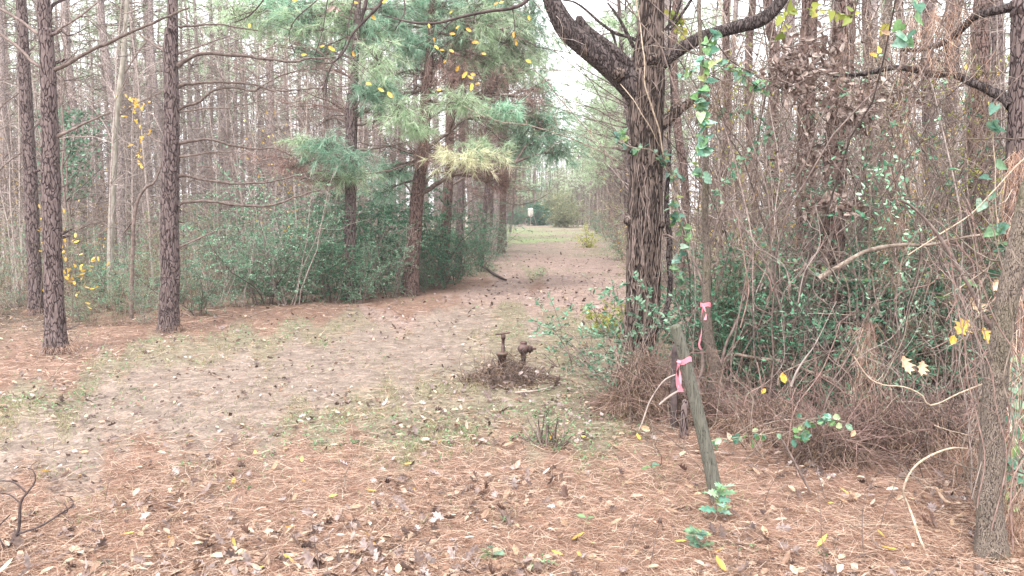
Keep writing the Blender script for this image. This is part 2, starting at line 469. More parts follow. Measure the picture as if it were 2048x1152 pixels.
# ------------------------------------------------------------------ ground and trail (one sheet split along the trail's edge)
# classes: straw, dirt, grass, redstraw, leafy, green
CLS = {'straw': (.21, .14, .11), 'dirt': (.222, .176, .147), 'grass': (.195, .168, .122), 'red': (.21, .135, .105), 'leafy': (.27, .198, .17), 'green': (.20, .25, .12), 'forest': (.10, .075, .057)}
CK = list(CLS)
ctrl = [
    (0, 1150, 'straw'), (300, 1100, 'straw'), (600, 1050, 'straw'), (1000, 1050, 'straw'), (1400, 1050, 'straw'), (1800, 1080, 'straw'), (2040, 1100, 'straw'), (1200, 960, 'straw'), (900, 960, 'straw'),
    (1500, 940, 'red'), (1750, 960, 'red'), (1950, 900, 'forest'), (0, 1000, 'straw'), (300, 960, 'straw'), (650, 940, 'straw'),
    (0, 880, 'dirt'), (150, 820, 'dirt'), (300, 790, 'dirt'), (450, 770, 'dirt'), (200, 900, 'dirt'), (400, 850, 'dirt'), (600, 790, 'dirt'), (600, 720, 'dirt'), (750, 690, 'dirt'), (850, 670, 'dirt'), (900, 720, 'dirt'), (1000, 650, 'dirt'), (720, 770, 'dirt'),
    (60, 790, 'grass'), (10, 810, 'grass'), (650, 860, 'grass'), (800, 840, 'grass'), (950, 860, 'grass'), (1100, 830, 'grass'), (1150, 740, 'grass'), (1120, 690, 'grass'), (1170, 650, 'grass'), (850, 790, 'grass'), (980, 800, 'grass'), (1080, 760, 'grass'), (1200, 700, 'grass'), (1130, 640, 'grass'), (1150, 800, 'grass'),
    (480, 690, 'grass'), (600, 670, 'grass'), (700, 650, 'grass'), (200, 740, 'grass'), (350, 710, 'grass'),
    (0, 740, 'red'), (100, 720, 'red'), (250, 690, 'red'), (400, 660, 'red'), (550, 640, 'red'), (650, 630, 'red'), (780, 615, 'red'), (880, 595, 'red'), (950, 580, 'red'), (1000, 572, 'red'), (900, 610, 'red'), (780, 630, 'leafy'),
    (1000, 600, 'leafy'), (1080, 590, 'leafy'), (1180, 600, 'leafy'), (1120, 560, 'leafy'), (1200, 560, 'leafy'), (1120, 530, 'leafy'), (1180, 530, 'leafy'), (1080, 520, 'leafy'), (1100, 610, 'leafy'), (900, 640, 'dirt'),
    (1000, 545, 'grass'), (1040, 545, 'grass'), (1020, 520, 'leafy'), (1100, 495, 'dirt'), (1150, 495, 'leafy'), (1060, 490, 'grass'), (1180, 480, 'grass'), (1210, 500, 'grass'),
    (1030, 478, 'green'), (1045, 465, 'green'), (1025, 460, 'green'), (1100, 460, 'dirt'), (1080, 470, 'dirt'), (1120, 455, 'grass'), (1060, 452, 'dirt'), (1150, 460, 'grass'),
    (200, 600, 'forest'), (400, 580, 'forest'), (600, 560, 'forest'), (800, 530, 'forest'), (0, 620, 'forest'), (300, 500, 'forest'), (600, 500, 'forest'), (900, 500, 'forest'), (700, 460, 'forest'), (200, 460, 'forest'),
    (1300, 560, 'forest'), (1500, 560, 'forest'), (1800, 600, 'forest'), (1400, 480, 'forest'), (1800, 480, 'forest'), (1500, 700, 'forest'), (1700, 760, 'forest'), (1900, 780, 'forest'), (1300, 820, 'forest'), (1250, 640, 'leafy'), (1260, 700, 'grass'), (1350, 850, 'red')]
cp = np.array([gnd(a, b)[:2] for a, b, _ in ctrl])
cpu_ = np.stack([np.arctan2(cp[:, 0], cp[:, 1]) * 3.2, np.log(np.hypot(cp[:, 0], cp[:, 1])) * 1.6], 1)
cidx = np.array([CK.index(c) for _, _, c in ctrl])


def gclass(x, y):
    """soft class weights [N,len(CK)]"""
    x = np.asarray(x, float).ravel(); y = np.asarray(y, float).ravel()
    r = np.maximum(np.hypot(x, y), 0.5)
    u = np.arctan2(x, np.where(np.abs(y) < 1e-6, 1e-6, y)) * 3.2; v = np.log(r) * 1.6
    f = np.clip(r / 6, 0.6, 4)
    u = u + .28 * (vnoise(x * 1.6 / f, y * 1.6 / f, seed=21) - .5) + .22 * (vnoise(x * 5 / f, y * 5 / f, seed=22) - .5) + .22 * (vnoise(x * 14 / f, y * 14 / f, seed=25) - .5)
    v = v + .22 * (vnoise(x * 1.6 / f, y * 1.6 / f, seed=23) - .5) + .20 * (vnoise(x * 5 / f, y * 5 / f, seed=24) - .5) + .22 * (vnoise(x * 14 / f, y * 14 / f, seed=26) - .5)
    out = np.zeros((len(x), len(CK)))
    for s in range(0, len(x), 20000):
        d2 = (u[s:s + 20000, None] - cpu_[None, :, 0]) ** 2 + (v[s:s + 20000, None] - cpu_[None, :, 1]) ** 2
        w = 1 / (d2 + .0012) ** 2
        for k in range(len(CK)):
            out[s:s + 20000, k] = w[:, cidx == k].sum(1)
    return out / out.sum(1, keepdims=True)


trail_px = [(1008, 451), (1150, 451), (1238, 500), (1245, 560), (1235, 610), (1100, 650), (1000, 690), (800, 780), (500, 865), (200, 930), (-100, 985), (-100, 810), (0, 790), (200, 745), (430, 702), (600, 662), (780, 632), (900, 606), (985, 575), (1005, 520), (1003, 480)]
trail_poly = np.array([gnd(a, b)[:2] for a, b in trail_px])


def in_poly(x, y, poly):
    c = np.zeros(x.shape, bool)
    n = len(poly)
    for i in range(n):
        x1, y1 = poly[i]; x2, y2 = poly[(i + 1) % n]
        k = ((y1 > y) != (y2 > y)) & (x < (x2 - x1) * (y - y1) / (y2 - y1 + 1e-12) + x1)
        c ^= k
    return c


def ground_material():
    m, nt, ns, ln = new_mat('forest_floor')
    at_ = ns.new('ShaderNodeAttribute'); at_.attribute_name = 'soil'
    tc = ns.new('ShaderNodeTexCoord')
    n1 = ns.new('ShaderNodeTexNoise'); n1.inputs['Scale'].default_value = 3; n1.inputs['Detail'].default_value = 9; n1.inputs['Roughness'].default_value = .75
    ln.new(tc.outputs['Object'], n1.inputs['Vector'])
    n2 = ns.new('ShaderNodeTexNoise'); n2.inputs['Scale'].default_value = 45; n2.inputs['Detail'].default_value = 4; n2.inputs['Roughness'].default_value = .8
    ln.new(tc.outputs['Object'], n2.inputs['Vector'])
    vo = ns.new('ShaderNodeTexVoronoi'); vo.inputs['Scale'].default_value = 16; vo.inputs['Randomness'].default_value = 1
    ln.new(tc.outputs['Object'], vo.inputs['Vector'])
    sep = ns.new('ShaderNodeSeparateColor'); ln.new(vo.outputs['Color'], sep.inputs[0])
    r1 = ns.new('ShaderNodeMapRange'); r1.inputs[1].default_value = .3; r1.inputs[2].default_value = .7; r1.inputs[3].default_value = .72; r1.inputs[4].default_value = 1.25
    ln.new(n1.outputs[0], r1.inputs[0])
    r2 = ns.new('ShaderNodeMapRange'); r2.inputs[1].default_value = .32; r2.inputs[2].default_value = .68; r2.inputs[3].default_value = .5; r2.inputs[4].default_value = 1.35
    ln.new(n2.outputs[0], r2.inputs[0])
    mu = ns.new('ShaderNodeMath'); mu.operation = 'MULTIPLY'; ln.new(r1.outputs[0], mu.inputs[0]); ln.new(r2.outputs[0], mu.inputs[1])
    r3 = ns.new('ShaderNodeMapRange'); r3.inputs[3].default_value = .75; r3.inputs[4].default_value = 1.2; ln.new(sep.outputs[0], r3.inputs[0])
    mu2 = ns.new('ShaderNodeMath'); mu2.operation = 'MULTIPLY'; ln.new(mu.outputs[0], mu2.inputs[0]); ln.new(r3.outputs[0], mu2.inputs[1])
    mx = ns.new('ShaderNodeMix'); mx.data_type = 'RGBA'; mx.blend_type = 'MULTIPLY'; mx.inputs[0].default_value = 1
    ln.new(at_.outputs['Color'], mx.inputs[6]); ln.new(mu2.outputs[0], mx.inputs[7])
    p = ns.new('ShaderNodeBsdfPrincipled'); p.inputs['Roughness'].default_value = .95; p.inputs['Specular IOR Level'].default_value = .1
    ln.new(mx.outputs[2], p.inputs['Base Color'])
    b = ns.new('ShaderNodeBump'); b.inputs['Strength'].default_value = .7; b.inputs['Distance'].default_value = .02
    ln.new(n2.outputs[0], b.inputs['Height']); ln.new(b.outputs[0], p.inputs['Normal'])
    o = ns.new('ShaderNodeOutputMaterial'); ln.new(p.outputs[0], o.inputs[0])
    return m


def build_ground():
    ang = np.concatenate([np.linspace(-180, -50, 20)[:-1], np.linspace(-50, 50, 420), np.linspace(50, 180, 20)[1:]])
    ang = np.radians(ang)
    rr = np.concatenate([[0.4, 1.0, 1.7], np.geomspace(2.2, 130, 300), [180, 260, 400, 650]])
    A, Rr = np.meshgrid(ang, rr)
    X, Y = Rr * np.sin(A), Rr * np.cos(A)
    Z = ground_z(X, Y)
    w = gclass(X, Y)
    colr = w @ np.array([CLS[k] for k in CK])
    cent_x = (X[:-1, :-1] + X[1:, 1:]) / 2; cent_y = (Y[:-1, :-1] + Y[1:, 1:]) / 2
    wob = .25 * (vnoise(cent_x * 1.5, cent_y * 1.5, seed=31) - .5)
    tm = in_poly(cent_x + wob, cent_y + wob * 1.5, trail_poly)
    idx = np.arange(X.size).reshape(X.shape)
    Q = np.stack([idx[:-1, :-1], idx[1:, :-1], idx[1:, 1:], idx[:-1, 1:]], -1)[:, :, ::-1]
    V = np.stack([X.ravel(), Y.ravel(), Z.ravel()], 1)
    mat = ground_material()
    for name, mask in (('ground', ~tm), ('trail', tm)):
        q = Q[mask]
        used = np.unique(q); remap = np.full(len(V), -1); remap[used] = np.arange(len(used))
        mb = MB(); q2 = remap[q]
        v = V[used]
        if name == 'ground':   # close the hole under the viewer
            c = len(v); v = np.vstack([v, [0, 0, float(ground_z(0, 0))]])
            ring = remap[idx[0]]
            mb.add(v, q2, np.stack([ring[:-1], ring[1:], np.full(len(ring) - 1, c)], -1)[:, ::-1])
        else:
            mb.add(v, q2)
        me = mb.mesh(name, mat)
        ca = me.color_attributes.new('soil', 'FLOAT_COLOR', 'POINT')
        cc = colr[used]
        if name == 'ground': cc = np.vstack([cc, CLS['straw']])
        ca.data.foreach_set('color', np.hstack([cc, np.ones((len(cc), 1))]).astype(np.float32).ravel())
        tag(obj(name, me, None), kind='structure')


build_ground()


# ------------------------------------------------------------------ plant builders
def px_line(pts, Y, extra=None):
    """pts (px,py,half width px[,dY]) -> control array [K,4] xyz+radius"""
    out = []
    for p in pts:
        y = Y + (p[3] if len(p) > 3 else 0)
        w = at(p[0], p[1], y)
        d = ray(p[0], p[1]); t = y / d[1]
        out.append([*w, max(p[2] * t / F, 0.0008)])
    return np.array(out)


def trunk(mb, ctrl4, sides=28, step=0.05, amp=0.06, freq=(5, 2.0), flare=0.0, seed=0, mi=0, ridge=False):
    L = np.linalg.norm(np.diff(ctrl4[:, :3], axis=0), axis=1).sum()
    n = max(4, int(L / step))
    C = catmull(ctrl4, n)
    P, rad = C[:, :3], np.maximum(C[:, 3], 0.001)
    T = unit(np.gradient(P, axis=0))
    ref = np.array([0, 1.0, 0]) if abs(T[:, 1].mean()) < .8 else np.array([1.0, 0, 0])
    A = unit(np.cross(T, ref)); B = np.cross(T, A)
    a = np.arange(sides) / sides * 2 * np.pi
    s = np.concatenate([[0], np.cumsum(np.linalg.norm(np.diff(P, axis=0), axis=1))])
    ca, sa = np.cos(a)[None], np.sin(a)[None]
    f1, f2 = freq
    if ridge:
        nn = vnoise(ca * f1 + 50 + s[:, None] * .25, sa * f1 + 50 + s[:, None] * .2, s[:, None] * f2, seed)
        nn = 1 - np.abs(nn * 2 - 1) * 2
        nn = nn + .6 * (vnoise(ca * f1 * 3 + 9, sa * f1 * 3, s[:, None] * f2 * 3, seed + 3) * 2 - 1)
    else:
        nn = vnoise(ca * f1 + 50, sa * f1 + 50, s[:, None] * f2 * 6, seed) * 2 - 1
        nn = nn + .5 * (vnoise(ca * f1 * 2.4 + 9, sa * f1 * 2.4, s[:, None] * f2 * 16, seed + 3) * 2 - 1)
    big = vnoise(ca + 5, sa + 5, s[:, None] * 1.1, seed + 7) * 2 - 1
    rr = rad[:, None] * (1 + amp * nn + 0.07 * big)
    if flare:
        lob = 1 + .35 * np.sin(a * 4 + seed)[None]
        rr = rr * (1 + flare * np.exp(-s / 0.16)[:, None] * lob)
    V = P[:, None] + rr[..., None] * (A[:, None] * ca[..., None] + B[:, None] * sa[..., None])
    idx = np.arange(n * sides).reshape(n, sides); nx = np.roll(idx, -1, 1)
    q = np.stack([idx[:-1], nx[:-1], nx[1:], idx[1:]], -1).reshape(-1, 4)
    V = np.vstack([V.reshape(-1, 3), P[-1] + T[-1] * rad[-1] * .3])
    t = np.stack([idx[-1], nx[-1], np.full(sides, n * sides)], -1)
    mb.add(V, q, t, mi)
    return C


def wander(starts, dirs, lens, K=6, jit=0.25, sag=0.0):
    """batch of wandering polylines [N,K,3]"""
    N = len(starts)
    P = np.zeros((N, K, 3)); P[:, 0] = starts
    d = unit(dirs)
    st_ = (np.broadcast_to(lens, (N,)) / (K - 1))[:, None]
    for k in range(1, K):
        d = unit(d + rng.normal(size=(N, 3)) * jit + np.array([0, 0, -sag]))
        P[:, k] = P[:, k - 1] + d * st_
    return P


def lin(r0, r1, K):
    r0 = np.asarray(r0, float)[:, None]; r1 = np.asarray(r1, float)[:, None]
    return r0 + (r1 - r0) * np.linspace(0, 1, K)[None]


def side_twigs(mb, P, rad, n, length, r=0.002, spread=1.0, up=0.0, jit=.3, K=5, lo=0.25, sides=3, mi=0):
    """twigs leaving a polyline P [K,3]; returns the twig polylines"""
    P = np.asarray(P)
    t = rng.uniform(lo, 1.0, n) * (len(P) - 1)
    i = np.clip(t.astype(int), 0, len(P) - 2); f = (t - i)[:, None]
    S = P[i] * (1 - f) + P[i + 1] * f
    T = unit(P[i + 1] - P[i])
    D = T * .7 + rng.normal(size=(n, 3)) * .8 * spread + np.array([0, 0, up])
    Ls = length * rng.uniform(.35, 1.1, n)
    Q = wander(S, D, Ls, K, jit)
    mb.tubes(Q, lin(np.full(n, r), np.full(n, r * .3), K), sides, mi)
    return Q


def tufts(mb, C, D, n=28, L=.18, W=.0028, droop=.25, spread=.75, mi=0):
    C = np.asarray(C); N = len(C)
    c = np.repeat(C, n, 0); d = np.repeat(unit(D), n, 0)
    m = len(c)
    p = c - d * rng.uniform(0, .10, (m, 1))
    dd = d * .75 + rng.normal(size=(m, 3)) * spread * .6 + np.array([0, 0, -droop])
    mb.needles(p, dd, L * rng.uniform(.6, 1.1, m), W, mi=mi)


def pts_along(Q, lo=.4, n=3):
    """random points and tangents on batch of polylines"""
    N, K = Q.shape[:2]
    k = np.repeat(np.arange(N), n)
    t = rng.uniform(lo, .999, len(k)) * (K - 1)
    i = t.astype(int); f = (t - i)[:, None]
    return Q[k, i] * (1 - f) + Q[k, i + 1] * f, unit(Q[k, i + 1] - Q[k, i])


# ---- generic background pine variants
def make_pine(kind, label, seed, h=15, r0=.12, dead=34, crown_from=8.0, bark='pine_bark', wide=.0075, ncrown=30, rust=False, low_green=0, needlemat='needle', group=None):
    t = thing(kind, label, 'tree', (0, 0, 0), 0, group)
    K = 9
    zz = np.linspace(-.15, h, K)
    x = np.cumsum(rng.normal(size=K) * .07); y = np.cumsum(rng.normal(size=K) * .07)
    x -= x[0]; y -= y[0]
    c = np.stack([x, y, zz, r0 * (1 - .82 * (zz / h).clip(0, 1))], 1)
    mb = MB(); C = trunk(mb, c, 12, .18, .06, seed=seed, flare=.25)
    obj('trunk', mb, M[bark], t)
    # dead branches in the lower trunk
    mb = MB()
    zs = rng.uniform(1.2, crown_from + 1.5, dead)
    a = rng.uniform(0, 2 * np.pi, dead)
    cen = np.stack([np.interp(zs, C[:, 2], C[:, 0]), np.interp(zs, C[:, 2], C[:, 1]), zs], 1)
    D = np.stack([np.cos(a), np.sin(a), rng.uniform(-.15, .55, dead)], 1)
    Ls = rng.uniform(.5, 1.9, dead) * (1 + zs / 16)
    P = wander(cen, D, Ls, 6, .14, .03)
    mb.tubes(P, lin(np.full(dead, .013), np.full(dead, .003), 6), 4)
    n2 = dead * 5
    k = rng.integers(0, dead, n2); tt = rng.integers(1, 5, n2)
    P2 = wander(P[k, tt], unit(P[k, tt] - P[k, tt - 1]) + rng.normal(size=(n2, 3)) * .6, rng.uniform(.2, .8, n2), 5, .25)
    mb.tubes(P2, lin(np.full(n2, .005), np.full(n2, .002), 5), 3)
    n3 = n2 * 2
    k = rng.integers(0, n2, n3); tt = rng.integers(1, 4, n3)
    P3 = wander(P2[k, tt], unit(P2[k, tt] - P2[k, tt - 1]) + rng.normal(size=(n3, 3)) * .7, rng.uniform(.12, .4, n3), 4, .3)
    mb.tubes(P3, lin(np.full(n3, .003), np.full(n3, .0015), 4), 3)
    obj('dead_branches', mb, M['twig'], t)
    # live crown
    mb = MB(); wb_ = MB()
    nb = ncrown
    zs = rng.uniform(crown_from, h - .2, nb)
    if low_green: zs[:low_green] = rng.uniform(2.5, crown_from, low_green)
    a = rng.uniform(0, 2 * np.pi, nb)
    cen = np.stack([np.interp(zs, C[:, 2], C[:, 0]), np.interp(zs, C[:, 2], C[:, 1]), zs], 1)
    D = np.stack([np.cos(a), np.sin(a), rng.uniform(.05, .6, nb)], 1)
    P = wander(cen, D, rng.uniform(1.1, 2.4, nb) * (1.15 - .55 * (zs / h)), 6, .15)
    wb_.tubes(P, lin(np.full(nb, .018), np.full(nb, .005), 6), 4)
    n2 = nb * 6
    k = rng.integers(0, nb, n2); tt = rng.integers(2, 6, n2)
    P2 = wander(P[k, tt], unit(P[k, tt] - P[k, tt - 1]) + rng.normal(size=(n2, 3)) * .5, rng.uniform(.25, .7, n2), 4, .2)
    wb_.tubes(P2, lin(np.full(n2, .006), np.full(n2, .003), 4), 3)
    c_, d_ = pts_along(P2, .3, 3)
    tufts(mb, c_, d_, 11, .20, wide, .15, .9)
    mb.merge(wb_, 1)
    obj('crown', mb, [M[needlemat], M['twig']], t)
    return t


def make_sapling(kind, label, h=5, r0=.02, bark='twig_pale', nb=26, leaf=None, nleaf=3, lsz=.05, group=None, cat='tree'):
    t = thing(kind, label, cat, (0, 0, 0), 0, group)
    mb = MB()
    P0 = wander(np.array([[0, 0, -.1]]), np.array([[rng.normal() * .1, rng.normal() * .1, 1]]), h, 10, .07)
    mb.tubes(P0, lin([r0], [r0 * .15], 10), 6)
    k = rng.integers(2, 9, nb)
    P1 = wander(P0[0][k], np.stack([rng.normal(size=nb), rng.normal(size=nb), rng.uniform(.3, 1.3, nb)], 1), rng.uniform(.4, 1.3, nb) * h / 5, 6, .18)
    mb.tubes(P1, lin(np.full(nb, r0 * .35), np.full(nb, .002), 6), 4)
    n2 = nb * 6
    k = rng.integers(0, nb, n2); tt = rng.integers(1, 6, n2)
    P2 = wander(P1[k, tt], unit(P1[k, tt] - P1[k, tt - 1]) + rng.normal(size=(n2, 3)) * .6, rng.uniform(.15, .6, n2), 5, .25)
    mb.tubes(P2, lin(np.full(n2, .0035), np.full(n2, .0015), 5), 3)
    obj('stem', mb, M[bark], t)
    if leaf:
        c_, d_ = pts_along(P2, .3, nleaf)
        m = len(c_); lb = MB()
        lb.leaves(c_, d_ + rng.normal(size=(m, 3)) * .8, rng.normal(size=(m, 3)) + [0, 0, 1.2], lsz * rng.uniform(.6, 1.2, m), lsz * .5, 'quad')
        obj('leaves', lb, M[leaf], t)
    return t


def make_shrub(kind, label, h=1.7, w=1.0, leaf='shrub', nstem=9, ntwig=170, nleaf=26, lsz=.035, group=None, twigm='twig', low=.0, flat=.0):
    t = thing(kind, label, 'shrub', (0, 0, 0), 0, group)
    mb = MB()
    a = rng.uniform(0, 2 * np.pi, nstem)
    S = np.stack([np.cos(a), np.sin(a), np.zeros(nstem)], 1) * rng.uniform(.02, .18, (nstem, 1)) * w
    S[:, 2] = -.06
    P = wander(S, np.stack([np.cos(a) * rng.uniform(.1, .75, nstem) * w / h * 1.3, np.sin(a) * rng.uniform(.1, .75, nstem) * w / h * 1.3, np.ones(nstem)], 1), h * rng.uniform(.65, 1.1, nstem), 8, .13)
    mb.tubes(P, lin(np.full(nstem, .009), np.full(nstem, .003), 8), 5)
    k = rng.integers(0, nstem, ntwig); tt = rng.integers(1 if low < .2 else 3, 8, ntwig)
    D = rng.normal(size=(ntwig, 3)) * [1, 1, .45] + [0, 0, .25]
    P2 = wander(P[k, tt], D, rng.uniform(.2, .62, ntwig) * w, 6, .16, .05)
    mb.tubes(P2, lin(np.full(ntwig, .003), np.full(ntwig, .0012), 6), 3)
    obj('stems', mb, M[twigm], t)
    c_, d_ = pts_along(P2, .15, nleaf)
    m = len(c_); lb = MB()
    up = rng.normal(size=(m, 3)) * .55 + [0, 0, 1.0]
    lb.leaves(c_, d_ * .6 + rng.normal(size=(m, 3)) * [1, 1, .5], up, lsz * rng.uniform(.6, 1.25, m), lsz * .48, 'quad')
    obj('foliage', lb, M[leaf], t)
    return t


def scatter_copies(src_list, places, labels=None, group=None):
    """places: (x,y,rz,s,variant); the first place of every variant moves the source itself"""
    used = set()
    for i, (x, y, rz, s, v) in enumerate(places):
        src = src_list[v]
        loc = (x, y, float(ground_z(x, y)) - .01)
        tilt = (R.uniform(-.03, .03), R.uniform(-.03, .03))
        lab = labels(i, x, y, v) if callable(labels) else None
        if v not in used:
            used.add(v)
            r = src; r.location = loc; r.rotation_euler = (*tilt, rz); r.scale = (s,) * 3
            if lab: r['label'] = lab
        else:
            copy_tree(src, loc, rz, s, lab, None, tilt)


def on_trail(x, y, marg=0.0):
    a = np.array([x]); b = np.array([y])
    if in_poly(a, b, trail_poly)[0]: return True
    # the open verge right of the trail, and everything nearer than the tree line
    return False


def proj(x, y, z=0.0):
    dx, dy, dz = x, y, z - CAMZ
    f = dy * ct - dz * st
    return 1024 + F * dx / f, 576 - F * (dy * st + dz * ct) / f


# ------------------------------------------------------------------ foreground pines left
def px_branch(t, pts, Y, twigs=14, tl=.45, tr=.0028, mat='twig', name='branch', off=(0, 0, 0), jitterY=.25, drop=None, tw2=0):
    p = [(a, b, c, jitterY * k / max(1, len(pts) - 1)) for k, (a, b, c) in enumerate(pts)]
    C = px_line(p, Y)
    mb = MB()
    L = np.linalg.norm(np.diff(C[:, :3], axis=0), axis=1).sum()
    n = max(8, int(L / .05))
    S = catmull(C, n)
    S[:, :3] += np.stack([vnoise(np.arange(n) * .5, np.zeros(n), seed=int(pts[0][1])), vnoise(np.arange(n) * .5, np.ones(n) * 7, seed=3), vnoise(np.arange(n) * .5, np.ones(n) * 3, seed=9)], 1) * .02 - .01
    rad = np.maximum(S[:, 3], .001) * (1 + .18 * (vnoise(np.arange(n) * .8, np.ones(n) * pts[0][0], seed=2) - .5))
    mb.tubes(S[:, :3], rad, 7)
    if twigs:
        Q = side_twigs(mb, S[:, :3], rad, twigs, tl, tr, lo=.3)
        if tw2:
            for q in Q[:tw2]: side_twigs(mb, q, None, 4, tl * .5, tr * .6, lo=.2, K=4)
            n2 = twigs * 3
            k = rng.integers(0, twigs, n2); tt = rng.integers(1, 5, n2)
            P3 = wander(Q[k, tt], unit(Q[k, tt] - Q[k, tt - 1]) + rng.normal(size=(n2, 3)) * .7, rng.uniform(.3, .8, n2) * tl * .7, 4, .3)
            mb.tubes(P3, lin(np.full(n2, tr * .6), np.full(n2, tr * .3), 4), 3)
    o = obj(name, mb, M[mat], t, off=off)
    return o, S


def fg_pine(label, pts, Y, bark='pine_bark', top=15, branches=(), name='pine_tree', amp=.07, stubs=6, crown=True, flare=.25, sides=32):
    base = at(pts[0][0], pts[0][1], Y); base[2] = float(ground_z(base[0], base[1]))
    t = thing(name, label, 'tree', base)
    C = px_line(pts, Y)
    C[0, 2] = base[2] - .08
    last = C[-1]; d = C[-1, :3] - C[-3, :3]; d = d / d[2]
    for f in (.35, .7, 1.0):
        z = last[2] + (top - last[2]) * f
        C = np.vstack([C, [*(last[:3] + d * (z - last[2]) * .6 + [0, 0, (z - last[2]) * .4]), last[3] * (1 - .8 * f)]])
    mb = MB(); S = trunk(mb, C, sides, .035, amp, seed=int(pts[0][0]), flare=flare)
    # stubs of broken limbs and swollen collars
    n = stubs
    if n:
        i = rng.integers(20, min(len(S) - 5, 160), n)
        a = rng.uniform(0, 2 * np.pi, n)
        D = np.stack([np.cos(a), np.sin(a), rng.uniform(.1, .6, n)], 1)
        P0 = S[i, :3] + D * S[i, 3:4] * .8
        P = wander(P0, D, rng.uniform(.04, .16, n), 4, .1)
        mb.tubes(P, lin(np.full(n, .022), np.full(n, .009), 4), 7)
    obj('trunk', mb, M[bark], t, off=base)
    for b in branches:
        px_branch(t, b[0], Y, off=base, **(b[1] if len(b) > 1 else {}))
    if crown:
        cb = MB(); nb = 26
        top_c = S[S[:, 2] > top * .55]
        k = rng.integers(0, len(top_c), nb)
        a = rng.uniform(0, 2 * np.pi, nb)
        P = wander(top_c[k, :3], np.stack([np.cos(a), np.sin(a), rng.uniform(0, .6, nb)], 1), rng.uniform(1, 2.4, nb), 6, .15)
        wbb = MB(); wbb.tubes(P, lin(np.full(nb, .02), np.full(nb, .005), 6), 4)
        c_, d_ = pts_along(P, .4, 18)
        tufts(cb, c_ + rng.normal(size=c_.shape) * .15, d_ + rng.normal(size=d_.shape) * .5, 9, .2, .006, .1, .9)
        cb.merge(wbb, 1)
        obj('crown', cb, [M['needle'], M['twig']], t, off=base)
    return t, base, S


def B(*pts, **kw):
    return (list(pts), kw)


YA = gnd(112, 705)[1]; YB = gnd(338, 662)[1]; YC = 11.6
fg_pine('scaly barked pine near the left edge, the thicker one of the front pair', [(112, 705, 22), (109, 620, 18), (107, 560, 17.5), (104, 450, 17), (101, 330, 16.5), (99, 230, 15), (95, 130, 14), (91, 60, 13), (87, -5, 12)], YA, branches=[
    B((85, 137, 4), (60, 120, 3), (30, 90, 3), (-10, 58, 2), twigs=5), B((80, 71, 4), (55, 52, 3), (25, 32, 3), (-10, 10, 2.5), twigs=5),
    B((104, 71, 2.5), (130, 50, 2), (165, 30, 2), (196, 8, 1.5), twigs=6), B((104, 142, 5), (140, 125, 3.8), (187, 100, 3.4), (257, 66, 3), (337, 33, 2.2), (378, 15, 1.6), twigs=12, tw2=4),
    B((113, 274, 4), (140, 260, 3), (167, 248, 2.2), (222, 226, 1.4), twigs=3, tl=.2), B((113, 303, 3), (125, 299, 2.2), (137, 292, 1.2), twigs=1, tl=.1), B((90, 80, 5), (98, 55, 5), (100, 20, 4), (120, 5, 3), (150, -6, 2), twigs=2, mat='twig_dark'),
    B((116, 664, 3), (135, 657, 2.2), (160, 650, 1.3), twigs=4, tl=.25), B((110, 380, 2), (130, 370, 1.5), (146, 352, 1), twigs=2, tl=.2)])
fg_pine('straight scaly pine with long bare side branches reaching right over the shrubs', [(338, 665, 20), (338, 630, 18.5), (339, 590, 17.5), (341, 540, 17.5), (339, 480, 17), (340, 400, 17), (342, 300, 16), (343, 200, 14.5), (341, 120, 14.5), (343, 60, 13), (345, 0, 10)], YB, branches=[
    B((352, 134, 7), (368, 121, 4.5), (399, 109, 3.6), (469, 110, 3.3), (521, 116, 2.8), (587, 124, 2.4), (621, 116, 2), (673, 116, 1.3), twigs=22, tw2=10),
    B((354, 175, 6), (375, 167, 3), (427, 166, 2.5), (472, 165, 2.2), (521, 172, 1.8), (555, 182, 1.6), (642, 176, 1.3), (700, 172, .9), twigs=22, tw2=10),
    B((349, 228, 5), (368, 212, 3.2), (399, 205, 2.6), (427, 181, 2.5), (462, 175, 2), (507, 182, 1.7), (521, 174, 1.4), (569, 149, 1.2), (618, 139, .9), twigs=20, tw2=8),
    B((357, 55, 3), (382, 51, 2.2), (444, 51, 1.8), (514, 61, 1.2), twigs=14, tw2=6),
    B((357, 287, 4), (392, 280, 2.8), (424, 281, 2.4), (462, 290, 2.2), (510, 298, 2), (542, 295, 1.5), (569, 304, 1.3), (583, 312, 1.2), twigs=14, tw2=6),
    B((356, 315, 3), (389, 309, 2), (424, 306, 1.5), (465, 305, 1), twigs=4),
    B((354, 353, 5), (375, 351, 3), (410, 361, 2.5), (451, 366, 2.2), (486, 367, 2), (542, 363, 1.6), (597, 351, 1.3), twigs=12, tw2=6),
    B((357, 414, 4), (368, 404, 3), (417, 404, 2.8), (497, 412, 2.5), (549, 409, 2.2), (590, 395, 1.8), (642, 378, 1.2), twigs=12, tw2=6),
    B((356, 444, 2), (375, 443, 1.2), twigs=0), B((356, 496, 2.4), (396, 477, 1.8), (430, 464, 1), twigs=3, tl=.2),
    B((331, 104, 3), (305, 87, 2), (278, 69, 1.2), twigs=5), B((335, 311, 3), (319, 292, 1.6), twigs=1, tl=.15), B((330, 288, 2), (300, 273, 1.2), twigs=1, tl=.15),
    B((350, 110, 2.5), (375, 100, 1.8), (410, 90, 1.5), (460, 72, 1), twigs=8), B((352, 225, 2), (400, 218, 1.5), (460, 216, 1.2), (530, 200, .8), twigs=8, tl=.3),
    B((346, 60, 4), (345, 30, 4), (350, -10, 3), twigs=2, mat='twig_dark')])
